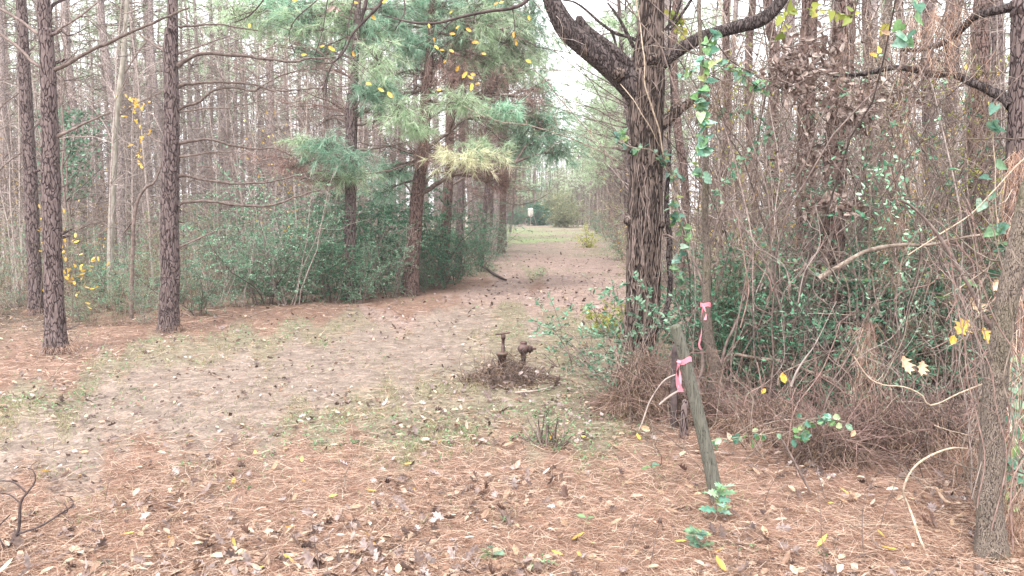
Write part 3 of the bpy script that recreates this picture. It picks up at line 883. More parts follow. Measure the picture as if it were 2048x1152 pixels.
fg_pine('slim scaly pine just behind the front pair, close to the left edge', [(72, 640, 14), (70, 560, 12.5), (65, 460, 12), (62, 380, 12), (56, 270, 11.5), (50, 160, 11), (45, 60, 10), (42, -5, 9.5)], YC, branches=[
    B((66, 385, 2.5), (78, 370, 1.5), (90, 358, 1), twigs=1, tl=.1), B((60, 268, 3), (74, 250, 2), (88, 228, 1.2), twigs=2, tl=.2), B((45, 120, 2), (62, 98, 1.5), (72, 90, 1), twigs=2, tl=.2), B((50, 300, 1.5), (25, 318, 1.2), (-5, 345, 1), twigs=3, tl=.3), B((46, 180, 1.5), (20, 200, 1), (-5, 222, 1), twigs=3, tl=.3)])

# ------------------------------------------------------------------ pines along the left edge of the trail, with boughs
def bough(t, start, end, Y, rad_px, mat, ntw=26, nt=4, nn=26, L=.22, W=.0035, base=(0, 0, 0), hw=(3, 1.2), dY=0.0, droop=.3, depth=None, mid=None):
    """branch from start px to end px carrying a mass of needle tufts of size rad_px around end"""
    S = px_line([(start[0], start[1], hw[0])] + ([(mid[0], mid[1], (hw[0] + hw[1]) / 2, dY * .5)] if mid else []) + [(end[0], end[1], hw[1], dY)], Y)
    n = 12
    C = catmull(S, n)
    C[:, 2] += .06 * np.sin(np.linspace(0, np.pi, n)) * 1.0
    wbm = MB(); wbm.tubes(C[:, :3], np.maximum(C[:, 3], .002), 6)
    o = obj('branch', wbm, M['twig'], t, off=base)
    sc = (Y + dY) / F
    c = C[-1, :3]
    rx, rz = rad_px[0] * sc, rad_px[1] * sc
    ry = depth if depth else rx * .8
    u = unit(rng.normal(size=(ntw, 3))) * rng.uniform(.1, 1.6, (ntw, 1)) ** .75 * [rx, ry, rz]
    tips = c + u
    k = rng.integers(n // 2, n, ntw)
    # start of each twig: on the branch or part of the way to its tip so twigs stay short
    st_ = np.where(rng.random((ntw, 1)) < .6, C[k, :3], c + u * .2)
    K = 6; tt = np.linspace(0, 1, K)[None, :, None]
    P = st_[:, None] * (1 - tt) + tips[:, None] * tt
    P[:, :, 2] += (.12 * np.sin(tt[..., 0] * np.pi)) * rz * 2
    P += rng.normal(size=P.shape) * .012
    tb = MB(); tb.tubes(P, lin(np.full(ntw, .006), np.full(ntw, .0025), K), 4)
    nb = MB()
    if mat == 'needle_rust':
        cc, dd = pts_along(P, .2, 3); tufts(nb, cc, dd, 7, .17, .0035, .9, .6)
        k2 = rng.integers(0, ntw, ntw * 3); q2 = rng.integers(1, K, ntw * 3)
        P2 = wander(P[k2, q2], rng.normal(size=(ntw * 3, 3)), rng.uniform(.1, .35, ntw * 3), 5, .3); tb.tubes(P2, lin(np.full(ntw * 3, .003), np.full(ntw * 3, .0015), 5), 3)
    else:
        cc, dd = pts_along(P, .45, 2)
        tufts(nb, cc, dd, int(nn * .6), L, W, droop, 1.0)
        tufts(nb, P[:, -1], unit(P[:, -1] - P[:, -2]), int(nn * 1.3), L * 1.1, W, droop * .6, .95)
    nb.merge(tb, 1)
    obj('needles', nb, [M[mat], M['twig']], o, off=base)
    return o


YD = 14.2
tD, bD, sD = fg_pine('reddish crooked pine at the trail edge with low boughs of green and cream needles', [(818, 600, 17), (822, 540, 15), (828, 480, 14), (833, 420, 13), (836, 380, 12.5), (843, 330, 11.5), (849, 260, 11), (853, 190, 10.5), (858, 120, 8), (862, 40, 7), (865, -10, 6)], YD, 'pine_bark_red', 11, crown=False, branches=[
    B((841, 312, 4.5), (870, 285, 4), (899, 264, 3.2), (934, 236, 2.5), (969, 233, 1.6), (1020, 210, 1), twigs=26, tw2=10, tl=.6),
    B((840, 388, 6), (858, 378, 5), (875, 368, 4.5), (906, 351, 3.5), (960, 335, 2), (1030, 325, 1.2), twigs=22, tw2=10, tl=.6),
    B((843, 386, 3), (862, 352, 2.5), (892, 343, 2), twigs=4), B((850, 180, 4), (820, 185, 3), (792, 198, 2), (760, 210, 1.2), twigs=16, tw2=8, tl=.5),
    B((857, 200, 4), (880, 205, 3), (930, 200, 2), (1000, 190, 1.4), (1080, 208, .9), twigs=26, tw2=12, tl=.6),
    B((844, 318, 3), (800, 330, 2.4), (760, 342, 1.8), (700, 340, 1), twigs=20, tw2=10, tl=.5), B((855, 150, 3), (830, 140, 2.2), (790, 150, 1.3), twigs=16, tw2=8, tl=.5),
    B((851, 240, 3), (885, 222, 2), (925, 205, 1.2), twigs=12, tw2=6, tl=.5), B((858, 110, 3), (890, 90, 2), (930, 60, 1.2), twigs=12, tw2=6, tl=.5), B((838, 400, 2.4), (800, 360, 1.7), (765, 325, 1.1), twigs=6)])
for a in [((899, 264), (925, 205), (45, 24), 'needle_pale', -.6), ((906, 351), (935, 322), (62, 22), 'needle_cream', -1.0), ((892, 343), (960, 300), (45, 18), 'needle_pale', -.8), ((969, 233), (1015, 225), (34, 16), 'needle', -.3),
          ((850, 160), (880, 130), (50, 42), 'needle_rust', 0.2), ((870, 190), (925, 165), (40, 26), 'needle_rust', .1), ((1000, 190), (1060, 208), (40, 28), 'needle_rust', .2), ((934, 236), (990, 170), (40, 40), 'needle_rust', .4),
          ((844, 325), (848, 318), (28, 18), 'needle_rust', -.5), ((960, 335), (1010, 368), (34, 14), 'needle_rust', .3), ((906, 351), (1005, 345), (42, 14), 'needle_rust', 0),
          ((805, 191), (770, 185), (28, 32), 'needle', -.5), ((792, 198), (800, 232), (46, 26), 'needle_pale', -.9), ((800, 230), (835, 262), (28, 18), 'needle_pale', -.9), ((970, 233), (1095, 268), (58, 48), 'needle', 0.6), ((1030, 325), (1120, 305), (46, 28), 'needle', .8), ((960, 335), (1055, 300), (42, 30), 'needle', .4),
          ((862, 40), (930, 95), (60, 45), 'needle_pale', .6), ((862, 10), (980, 40), (70, 50), 'needle_pale', .9), ((862, 20), (890, 30), (60, 45), 'needle', .2), ((930, 60), (1030, 100), (55, 50), 'needle_pale', 1.0), ((1000, 60), (1060, 60), (40, 60), 'needle', 1.5), ((930, 100), (1030, 150), (50, 25), 'needle_pale', .8), ((862, 10), (1020, 0), (50, 40), 'needle_pale', 1.2)]:
    area = a[2][0] * a[2][1]
    bough(tD, a[0], a[1], YD, (a[2][0] * 1.15, a[2][1] * 1.15), a[3], ntw=int(20 + area / 40), nt=4, nn=13, base=bD, dY=a[4], W=.0085)

def twig_web(t, cx, cy, Y, rad_px, n, base, mat='twig_rust', src=None, depth=.5, needles=0):
    c = at(cx, cy, Y); sc = Y / F; rx, rz = rad_px[0] * sc, rad_px[1] * sc
    s0 = at(src[0], src[1], Y) if src else c
    m_ = MB()
    nm = 5
    E = c + rng.normal(size=(nm, 3)) * [rx * .5, depth * .4, rz * .5]
    tt = np.linspace(0, 1, 8)[None, :, None]
    P0 = s0[None, None] * (1 - tt) + E[:, None] * tt; P0[:, :, 2] += np.sin(tt[..., 0] * np.pi) * .12 + rng.normal(size=(nm, 8)) * .02
    m_.tubes(P0, lin(np.full(nm, .011), np.full(nm, .003), 8), 4)
    k = rng.integers(0, nm, n); q = rng.integers(3, 8, n)
    S_ = np.where(rng.random((n, 1)) < .5, P0[k, q], c + rng.normal(size=(n, 3)) * [rx * .5, depth * .4, rz * .5])
    P1 = wander(S_, rng.normal(size=(n, 3)) * [1, .8, .6] + unit(c - s0 + 1e-4) * .6, rng.uniform(.2, .6, n), 6, .22, .03)
    m_.tubes(P1, lin(np.full(n, .004), np.full(n, .002), 6), 3)
    n2 = n * 3; k = rng.integers(0, n, n2); q = rng.integers(1, 6, n2)
    P2 = wander(P1[k, q], rng.normal(size=(n2, 3)) + unit(P1[k, q] - P1[k, q - 1]) * .8, rng.uniform(.1, .32, n2), 5, .3)
    m_.tubes(P2, lin(np.full(n2, .0026), np.full(n2, .0014), 5), 3)
    o = obj('branch', m_, M[mat], t, off=base)
    if needles:
        nb = MB(); cc, dd = pts_along(P2, .3, needles); tufts(nb, cc, dd, 6, .15, .003, .5)
        obj('needles', nb, M['needle_rust'], o, off=base)
for a in [(960, 260, .6, (90, 60), 80, (934, 236), 1), (1040, 230, .7, (60, 40), 50, (934, 236), 0), (920, 110, .5, (90, 60), 60, (858, 110), 0), (780, 230, .3, (60, 60), 50, (850, 180), 0), (900, 150, .1, (70, 45), 60, (853, 190), 1), (960, 190, .3, (80, 40), 60, (853, 200), 1), (1040, 195, .5, (60, 30), 45, (930, 200), 1), (900, 290, .2, (70, 50), 60, (843, 320), 0), (980, 350, .3, (60, 25), 40, (906, 351), 1), (800, 150, .3, (50, 40), 40, (855, 160), 0), (770, 300, .2, (60, 40), 45, (843, 320), 0), (850, 310, -.3, (35, 25), 30, (843, 330), 1), (1010, 270, .8, (50, 30), 35, (934, 236), 0), (1010, 380, .5, (40, 16), 30, (906, 351), 1)]:
    twig_web(tD, a[0], a[1], YD + a[2], a[3], a[4], bD, src=a[5], needles=a[6])
for a in [((860, 60), (780, 60), (55, 45), 'needle_pale', .5), ((862, 30), (840, 20), (60, 40), 'needle_pale', .3), ((858, 110), (830, 100), (45, 35), 'needle', .2), ((862, 40), (960, 60), (60, 45), 'needle_pale', .2), ((862, 30), (1000, 30), (60, 40), 'needle', .9), ((862, 60), (1040, 130), (50, 45), 'needle_pale', 1.3), ((1000, 60), (1075, 110), (30, 60), 'needle', 1.8), ((858, 100), (970, 130), (50, 35), 'needle_pale', .5), ((934, 236), (1050, 240), (50, 28), 'needle_pale', .4), ((843, 330), (790, 350), (50, 22), 'needle', .2), ((1030, 325), (1090, 250), (45, 40), 'needle', .7), ((1000, 200), (1085, 180), (35, 30), 'needle', 1.0), ((840, 360), (760, 390), (40, 18), 'needle', .6)]:
    area = a[2][0] * a[2][1]
    bough(tD, a[0], a[1], YD, a[2], a[3], ntw=int(16 + area / 45), nt=4, nn=12, base=bD, dY=a[4], W=.0085)
YE = 13.6
tE, bE, sE = fg_pine('dark pine standing in the green shrubs with short snapped limbs at its top', [(697, 606, 14), (698, 560, 12.5), (700, 480, 12), (701, 400, 11.5), (703, 320, 11), (703, 250, 11), (702, 225, 12), (708, 160, 8), (712, 80, 7), (716, -5, 6)], YE, 'pine_bark_dark', 11, crown=False, branches=[
    B((703, 240, 5), (725, 225, 3.5), (748, 218, 2.5), twigs=4), B((703, 252, 3), (740, 246, 2), (765, 242, 1.2), twigs=3), B((708, 300, 2.5), (755, 297, 2), (812, 285, 1.4), (835, 275, 1), twigs=8), B((703, 350, 2.5), (770, 343, 2), (830, 325, 1.2), twigs=10), B((695, 245, 3), (670, 235, 2), (640, 250, 1.2), twigs=12, tw2=6), B((700, 330, 2.2), (655, 340, 1.6), (600, 360, 1), twigs=16, tw2=8, tl=.5)])
for a in [((695, 300), (645, 300), (46, 34), 'needle', -.6), ((700, 330), (700, 325), (50, 24), 'needle', -.8), ((695, 330), (575, 335), (46, 22), 'needle_rust', -.3), ((700, 340), (640, 365), (50, 14), 'needle_rust', -.2), ((715, 40), (620, 40), (60, 45), 'needle', .3), ((715, 60), (700, 70), (60, 45), 'needle_pale', .3), ((712, 80), (760, 130), (45, 40), 'needle_pale', -.4), ((710, 120), (640, 110), (45, 30), 'needle', .2), ((715, 20), (780, 30), (60, 45), 'needle', .6), ((715, 20), (540, 50), (60, 40), 'needle_pale', 1.2), ((712, 80), (820, 95), (45, 30), 'needle', .5)]:
    area = a[2][0] * a[2][1]
    bough(tE, a[0], a[1], YE, a[2], a[3], ntw=int(16 + area / 45), nt=4, nn=11, base=bE, dY=a[4], W=.0085)

for a in [(620, 130, .0, (80, 50), 55, (708, 160), 0), (560, 200, .2, (70, 60), 55, (703, 230), 0), (640, 220, .1, (60, 40), 45, (703, 240), 0), (600, 320, -.2, (60, 35), 50, (700, 335), 1), (650, 350, .2, (60, 22), 40, (700, 345), 1), (500, 120, .4, (70, 50), 45, (640, 110), 0), (760, 240, .1, (40, 40), 30, (703, 240), 0), (480, 330, .5, (60, 40), 40, (600, 340), 0)]:
    twig_web(tE, a[0], a[1], YE + a[2], a[3], a[4], bE, src=a[5], needles=a[6])
for a in [((712, 80), (600, 60), (60, 35), 'needle_pale', .3), ((715, 30), (680, 25), (60, 40), 'needle_pale', .2), ((715, 20), (740, 70), (50, 40), 'needle', .2), ((700, 340), (690, 360), (60, 20), 'needle_pale', -.2), ((703, 300), (610, 290), (35, 20), 'needle_pale', -.4), ((703, 230), (735, 190), (40, 30), 'needle', -.2), ((715, 10), (560, 20), (60, 30), 'needle', .6), ((715, 10), (480, 30), (60, 40), 'needle_pale', .9)]:
    area = a[2][0] * a[2][1]
    bough(tE, a[0], a[1], YE, a[2], a[3], ntw=int(16 + area / 45), nt=4, nn=11, base=bE, dY=a[4], W=.0085)

fg_pine('reddish pine behind the crooked trail-edge pine, rising out of dark shrubs', [(886, 560, 12), (890, 480, 10.5), (895, 400, 10), (898, 330, 9.5), (902, 200, 9), (906, 60, 8), (908, -5, 7)], 17.5, 'pine_bark_red', 13, branches=[B((900, 372, 2.5), (930, 355, 2), (960, 345, 1.2), twigs=10, tw2=4), B((895, 300, 2), (870, 280, 1.4), (850, 255, 1), twigs=8)], sides=20)
fg_pine('dark slim pine in shade at the trail edge, nearly hidden by shrubs', [(916, 545, 9), (918, 480, 7.5), (921, 400, 7), (925, 250, 6.5), (930, 60, 6), (932, -5, 5)], 19.5, 'pine_bark_dark', 13, sides=16, branches=[B((921, 420, 1.5), (945, 400, 1.2), (985, 385, .8), twigs=14, tw2=6)])
fg_pine('lone reddish pine at the left corner where the trail opens to the far clearing', [(1003, 505, 8), (1002, 470, 7), (1004, 430, 6.5), (1006, 380, 6.5), (1010, 250, 6), (1015, 80, 5)], 28.5, 'pine_bark_red', 12, sides=16, branches=[B((1006, 400, 1.4), (1030, 410, 1.1), (1070, 402, .9), (1100, 385, .6), twigs=14, tw2=6, tl=.8)])
print('STAGE fg pines')

# ------------------------------------------------------------------ the big forked tree
YT = 6.4
tb = at(1268, 800, YT); tb[2] = float(ground_z(tb[0], tb[1]))
big = thing('forked_tree', 'big furrowed dark tree with two heavy limbs forking beside the trail', 'tree', tb)
C = px_line([(1262, 845, 44.0), (1266, 800, 38.7), (1272, 740, 35.2), (1281, 660, 31.7), (1286, 600, 31.7), (1288, 520, 32.6), (1290, 450, 31.7), (1293, 360, 29.9), (1294, 280, 29.0), (1292, 220, 31.7), (1292, 165, 34.3), (1297, 120, 29.0), (1301, 70, 24.6), (1303, 20, 23.8), (1304, -40, 22.9), (1306, -300, 19.4)], YT)
C[0, 2] = tb[2] - .1
mb = MB(); trunk(mb, C, 90, .018, .08, (7, 1.5), flare=.3, seed=5, ridge=True)
# burls and knot holes
for (x, y, r, dy) in [(1238, 148, 11, -.1), (1306, 118, 10, -.13), (1258, 440, 9, -.02), (1262, 300, 7, -.04), (1320, 450, 8, -.05)]:
    p = at(x, y, YT + dy); rr_ = r * YT / F
    P = p + np.array([0, -.02, 0]) + np.array([[0, .03, 0], [0, 0, 0], [0, -.02, 0.0], [0, -.03, 0]])
    mb.tubes(P, np.array([rr_ * 1.3, rr_ * 1.15, rr_ * .8, rr_ * .35]), 10)
obj('trunk', mb, M['oak_bark'], big, off=tb)
def limb(pts, Y=YT, sides=26, amp=.07, mat='limb_bark', step=.025, name='limb', twigs=0, tl=.4):
    m_ = MB(); S_ = trunk(m_, px_line(pts, Y), sides, step, amp, (3, .9), seed=int(pts[0][0]), ridge=True)
    if twigs: side_twigs(m_, S_[:, :3], None, twigs, tl, .0025)
    return obj(name, m_, M[mat], big, off=tb), S_
limb([(1285, 190, 30), (1262, 165, 29), (1232, 138, 26), (1200, 112, 24), (1165, 85, 22), (1135, 58, 21), (1115, 25, 18), (1103, -5, 16), (1095, -60, 14), (1080, -200, 11)], sides=40, twigs=6)
limb([(1262, 140, 12, -.05), (1240, 112, 10, -.08), (1215, 90, 9, -.05), (1190, 72, 8.5), (1170, 55, 8), (1160, 42, 9), (1158, 32, 5)])
limb([(1308, 140, 18), (1330, 118, 15), (1362, 97, 12.5), (1400, 76, 12), (1440, 63, 11.5), (1480, 52, 12), (1520, 40, 13), (1548, 18, 12), (1572, -20, 11), (1600, -120, 9)], twigs=14)
limb([(1312, 262, 13), (1330, 243, 12), (1352, 225, 10), (1375, 208, 8), (1400, 188, 6), (1420, 160, 3)], mat='oak_bark', twigs=5)
limb([(1277, 82, 4), (1255, 73, 3.4), (1230, 66, 3.2), (1200, 45, 2.8), (1172, 20, 2.5), (1148, 4, 2), (1125, 0, 1.5)], sides=8, amp=.03, twigs=10)
limb([(1340, 60, 2.5), (1385, -5, 3), (1400, -60, 3)], sides=8, amp=.03)
limb([(1225, 66, 3), (1232, 90, 2.4), (1236, 120, 1.8)], sides=6, amp=.03)
for p_ in [[(1268, 95, 4), (1240, 40, 3), (1215, 5, 2)], [(1330, 60, 3), (1352, 30, 2.4), (1364, -10, 2)]]:
    limb(p_, sides=8, amp=.03, twigs=8)
# knot ring on the left limb
# vines climbing this trunk
def vine(label, pts, Y, mat='vine', name='vine', cat='vine', twigs=0, tl=.2, sides=7, leaves=None, tr=.0015, wob=.012, group=None):
    Cc = px_line(pts, Y)
    L = np.linalg.norm(np.diff(Cc[:, :3], axis=0), axis=1).sum(); n = max(8, int(L / .03))
    S_ = catmull(Cc, n)
    for ax in range(3):
        S_[:, ax] += (vnoise(np.arange(n) * .18, np.ones(n) * ax * 9, seed=int(pts[0][0] + pts[-1][1])) - .5) * wob * 2
    base = S_[np.argmin(S_[:, 2]), :3]
    slim = .58 if mat in ('vine_pale', 'twig_pale') else .9
    nod = 1 + .45 * np.maximum(0, vnoise(np.arange(n) * .33, np.ones(n) * pts[0][0], seed=4) - .45) + .3 * (vnoise(np.arange(n) * 1.1, np.ones(n) * pts[0][1], seed=6) - .5)
    m_ = MB(); m_.tubes(S_[:, :3], np.maximum(S_[:, 3] * slim * nod, .0006), sides)
    if twigs or slim < .8: side_twigs(m_, S_[:, :3], None, max(twigs, 4), tl if twigs else .08, tr, lo=.1)
    if leaves is None:
        return solo(name, m_, M[mat], label, cat, base, group)
    root = thing(name, label, cat, base, 0, group)
    obj('stem', m_, M[mat], root, off=base)
    nl, sz, kind, lm = leaves
    k = rng.integers(0, n, nl)
    lb = MB()
    lb.leaves(S_[k, :3] + rng.normal(size=(nl, 3)) * .02, rng.normal(size=(nl, 3)) * [1, .6, .6] + [0, -.2, -.5], rng.normal(size=(nl, 3)) * .5 + [0, -.8, .6], sz * rng.uniform(.55, 1.15, nl), sz * .8 * rng.uniform(.7, 1.1, nl), kind, .1, .15)
    obj('leaves', lb, M[lm], root, off=base)
    return root
vine('dark thick twisted vine climbing beside the forked trunk on its right', [(1235, 800, 9, -.1), (1252, 755, 9, -.25), (1275, 712, 8, -.35), (1300, 672, 8, -.38), (1322, 640, 7, -.2), (1337, 600, 6, 0), (1339, 540, 6), (1337, 470, 6), (1335, 390, 5), (1337, 300, 3.5), (1345, 200, 2.5), (1338, 120, 2), (1342, 0, 2), (1345, -60, 2)], YT, 'limb_bark', twigs=14, tl=.25)
vine('pale vine running down the front of the forked trunk', [(1268, -40, 2.5, -.12), (1280, 40, 2.2, -.16), (1288, 110, 2.2, -.24), (1290, 170, 2.4, -.24), (1305, 212, 2.8, -.22), (1318, 260, 2.8, -.18), (1328, 310, 2.6, -.12), (1338, 350, 2), (1350, 400, 1.6)], YT, 'vine_pale', twigs=3)
vine('thin pale vine slanting from the left limb down to the forked trunk', [(1238, 168, 1.6, -.12), (1262, 195, 1.6, -.2), (1285, 225, 1.6, -.22), (1305, 255, 1.4, -.2), (1320, 290, 1.2, -.14), (1332, 320, 1)], YT, 'vine_pale')
vine('leafy greenbrier wrapped across the forked trunk, blue-green heart leaves', [(1242, 262, 1.2), (1250, 285, 1.2, -.2), (1270, 293, 1.2, -.24), (1300, 296, 1.2, -.24), (1318, 310, 1.2, -.2), (1328, 325, 1.2, -.1), (1340, 345, 1.2), (1350, 360, 1)], YT, 'vine', leaves=(46, .055, 'heart', 'heart'))
rootv = MB(); nv = 36
za = rng.uniform(-.05, 2.3, nv); ang0 = rng.uniform(-2.6, -.5, nv)
cz = np.array([c[2] for c in C]); od = np.argsort(cz)
for i in range(nv):
    n = 16; zz = np.linspace(za[i], za[i] + rng.uniform(.4, 1.5), n)
    an = ang0[i] + np.cumsum(rng.normal(size=n) * .09) + rng.normal() * .3 * np.linspace(0, 1, n)
    cx = np.interp(zz, cz[od], C[od, 0]); cy = np.interp(zz, cz[od], C[od, 1]); cr_ = np.interp(zz, cz[od], C[od, 3]) * 1.07 + .006
    if zz[-1] > 3.4: continue
    P = np.stack([cx + cr_ * np.cos(an), cy + cr_ * np.sin(an), zz], 1)
    r_ = rng.uniform(.0015, .0045)
    rootv.tubes(P, np.full(n, r_), 5)
vb = thing('bark_vine_mat', 'mat of thin brown vines clinging up the furrowed forked trunk', 'vine', tb)
obj('stems', rootv, M['twig'], vb, off=tb)

# ------------------------------------------------------------------ right hand trees
def plain_tree(label, pts, Y, mat, top=None, name='pine_tree', sides=28, branches=(), amp=.06, flare=.2, ridge=False, cat='tree'):
    base = at(pts[0][0], pts[0][1], Y); base[2] = float(ground_z(base[0], base[1]))
    t = thing(name, label, cat, base)
    Cc = px_line(pts, Y); Cc[0, 2] = min(Cc[0, 2], base[2] - .08)
    if top:
        last = Cc[-1]; d = Cc[-1, :3] - Cc[-2, :3]; d = d / max(d[2], .2)
        for f in (.5, 1.0):
            z = last[2] + (top - last[2]) * f
            Cc = np.vstack([Cc, [*(last[:3] + d * (z - last[2]) * .5 + [0, 0, (z - last[2]) * .5]), last[3] * (1 - .75 * f)]])
    m_ = MB(); trunk(m_, Cc, sides, .035, amp, seed=int(pts[0][0]), flare=flare, ridge=ridge)
    obj('trunk', m_, M[mat], t, off=base)
    for b in branches: px_branch(t, b[0], Y, off=base, **(b[1] if len(b) > 1 else {}))
    return t
plain_tree('dark reddish pine deep in the vine thicket, thickest trunk between forked tree and right edge', [(1660, 640, 25), (1662, 560, 23), (1666, 430, 22.5), (1672, 300, 22), (1682, 160, 22), (1688, 60, 22), (1690, -5, 21)], 6.9, 'pine_bark_red', 12, branches=[B((1690, 148, 8), (1655, 138, 7), (1620, 140, 6), (1590, 120, 4), (1565, 105, 2.5), twigs=16, tw2=8, mat='limb_bark')])
plain_tree('narrower brown pine left of the thick one in the thicket', [(1610, 620, 19), (1610, 500, 17), (1612, 400, 17), (1612, 280, 16.5), (1614, 180, 16), (1618, 60, 15), (1620, -5, 15)], 8.0, 'pine_bark_red', 12)
plain_tree('brown pine right of the pale saplings, behind the arching stem', [(1945, 640, 20), (1948, 520, 18), (1950, 400, 18), (1953, 300, 18), (1957, 200, 17), (1962, 80, 16), (1965, -5, 15)], 8.2, 'pine_bark_red', 12)
plain_tree('dark pine with rough bark cut by the right edge of the picture', [(2050, 760, 28), (2046, 650, 27), (2040, 540, 26), (2036, 450, 25), (2037, 350, 24), (2041, 230, 23), (2045, 100, 22), (2048, 0, 22), (2050, -60, 21)], 5.4, 'pine_bark_dark', 10, branches=[
    B((2030, 12, 10), (2010, 18, 9), (1975, 24, 9), (1948, 32, 8), (1930, 55, 7), (1905, 75, 7), (1880, 92, 6), (1850, 98, 5), (1800, 100, 3), twigs=16, tw2=6, mat='limb_bark', jitterY=.5),
    B((2022, 215, 12), (2003, 192, 10), (1975, 178, 9), (1940, 166, 8), (1905, 152, 7), (1860, 146, 7), (1800, 136, 6), (1750, 141, 5.5), (1710, 150, 4), (1670, 152, 3), twigs=20, tw2=8, mat='limb_bark', jitterY=.9)])
plain_tree('grey leaning tree with mossy flared foot at the right edge, nearest of all', [(1986, 1128, 34), (1984, 1085, 27), (1981, 1020, 23), (1984, 940, 22), (1984, 850, 21), (1992, 760, 21), (2000, 690, 19), (2013, 610, 19), (2028, 530, 20), (2045, 450, 19), (2062, 370, 18), (2080, 280, 17)], 3.25, 'grey_bark', 7, name='hardwood_tree', flare=.3, sides=40)
plain_tree('pale crooked sapling with a pink ribbon, in the gap behind the leaning post', [(1432, 850, 14), (1436, 790, 13), (1432, 740, 12), (1420, 690, 11), (1414, 640, 10), (1413, 580, 9), (1414, 500, 8), (1410, 440, 7), (1412, 330, 6), (1408, 200, 5), (1400, 60, 4), (1398, -10, 4)], 5.9, 'grey_bark', 6, name='sapling', sides=18, branches=[
    B((1415, 585, 4), (1385, 520, 2.5), (1350, 480, 1.8), (1325, 470, 1.2), twigs=10, tl=.25), B((1432, 765, 5), (1450, 700, 3), (1480, 620, 2), (1500, 560, 1.5), twigs=10, tl=.3), B((1414, 500, 3), (1440, 430, 2), (1480, 380, 1.4), twigs=8, tl=.3)])
plain_tree('dark squared stake standing upright behind the leaning post', [(1349, 880, 8), (1348, 800, 7.5), (1350, 700, 7), (1351, 690, 6)], 5.3, 'twig_dark', name='stake', sides=6, amp=.03, flare=0, cat='stake')
plain_tree('short broken brown stump between the stake and leaning post', [(1368, 885, 9), (1368, 850, 7.5), (1370, 812, 7), (1371, 800, 5)], 5.1, 'pine_bark_dark', name='stump', sides=18, cat='stump')
i = 0
for (x, y0, w, Y, mat) in [(1452, 560, 8, 12, 'pine_bark_red'), (1500, 560, 9, 13, 'pine_bark_red'), (1545, 560, 12, 11.5, 'pine_bark_red'), (1735, 560, 11, 13, 'pine_bark_red'), (1770, 560, 9, 14, 'grey_bark'), (1800, 560, 9, 12.5, 'pine_bark_red'), (1860, 560, 13, 12, 'pine_bark_dark'), (1905, 560, 10, 13.5, 'pine_bark_red'), (1990, 600, 14, 10.5, 'pine_bark_dark'), (1358, 560, 9, 12.5, 'pine_bark_red')]:
    lab = ['slim reddish trunk glimpsed just right of the ribboned sapling', 'slim reddish trunk in the thicket above the leaning post', 'medium reddish trunk left of the narrower brown pine', 'slim trunk just right of the thick thicket pine', 'slim greyish trunk in the middle of the right thicket', 'slim reddish trunk behind the hanging straw curtain', 'dark trunk behind the green leaning bush on the right', 'slim reddish trunk left of the arching stem top', 'dark trunk between the brown pine and the right edge pine', 'slim reddish trunk showing between forked tree and ribboned sapling'][i]
    i += 1
    j = rng.normal(size=4) * 6
    plain_tree(lab, [(x, y0, w), (x + j[0], 400, w * .95), (x + j[1], 250, w * .9), (x + j[2], 100, w * .85), (x + j[3], -5, w * .8)], Y, mat, 11, sides=16)
print('STAGE right trees')

# ------------------------------------------------------------------ background pines
bgv = []
for k in range(7):
    bgv.append(make_pine('pine_tree', 'slender straight pine among many in the pale misty wood', 40 + k, h=R.uniform(13, 16), r0=R.uniform(.10, .13), dead=44, crown_from=R.uniform(4.6, 7.5), bark='pine_bark_haze_tint', ncrown=26, wide=.009, needlemat='needle_pale', group='plantation pines in the misty wood'))  # far bark and needles lightened in colour to suggest the bright distance
places = []
# trunks that can be told apart on the left: (photo x, apparent width, depth from width)
for x, w in [(10, 17), (27, 13), (157, 17), (176, 13), (247, 20), (268, 11), (291, 14), (312, 11), (326, 15), (376, 10), (389, 11), (415, 14), (431, 9), (449, 9), (471, 13), (502, 9), (534, 10), (560, 8), (585, 9), (603, 9), (622, 8), (651, 10), (668, 8), (735, 10), (760, 9), (792, 9), (205, 9), (225, 8), (135, 9), (520, 7), (546, 7), (400, 7), (357, 8), (875, 8), (955, 8), (975, 9)]:
    Y = .235 * F / w
    X = (x - 1024) / F * Y * 1.0
    places.append((X, Y, R.uniform(0, 6.28), 1.0 * R.uniform(.95, 1.05), R.randrange(7)))
nleft = len(places)
tries = 0
def ok_place(x, y, mind):
    for p in places:
        if (p[0] - x) ** 2 + (p[1] - y) ** 2 < mind * mind: return False
    return True
while len(places) < nleft + 150 and tries < 9000:
    tries += 1
    Y = R.uniform(24, 75); px = R.uniform(-30, 990)
    X = (px - 1024) / F * Y
    if not ok_place(X, Y, 1.7): continue
    places.append((X, Y, R.uniform(0, 6.28), R.uniform(.85, 1.15), R.randrange(7)))
n1_ = len(places)
while len(places) < n1_ + 70 and tries < 20000:
    tries += 1
    Y = R.uniform(14, 60); px = R.uniform(1180, 2090)
    lim = 1340 if Y < 18 else (1255 if Y < 30 else (1235 if Y < 42 else 1190))
    if px < lim: continue
    X = (px - 1024) / F * Y
    if not ok_place(X, Y, 1.8): continue
    places.append((X, Y, R.uniform(0, 6.28), R.uniform(.7, 1.0), R.randrange(7)))
def bglab(i, x, y, v):
    if i < nleft: return 'slender straight pine in the middle distance of the left wood'
    return 'pale thin pine far back in the left wood' if x < 0 else 'pale thin pine far back in the right wood'
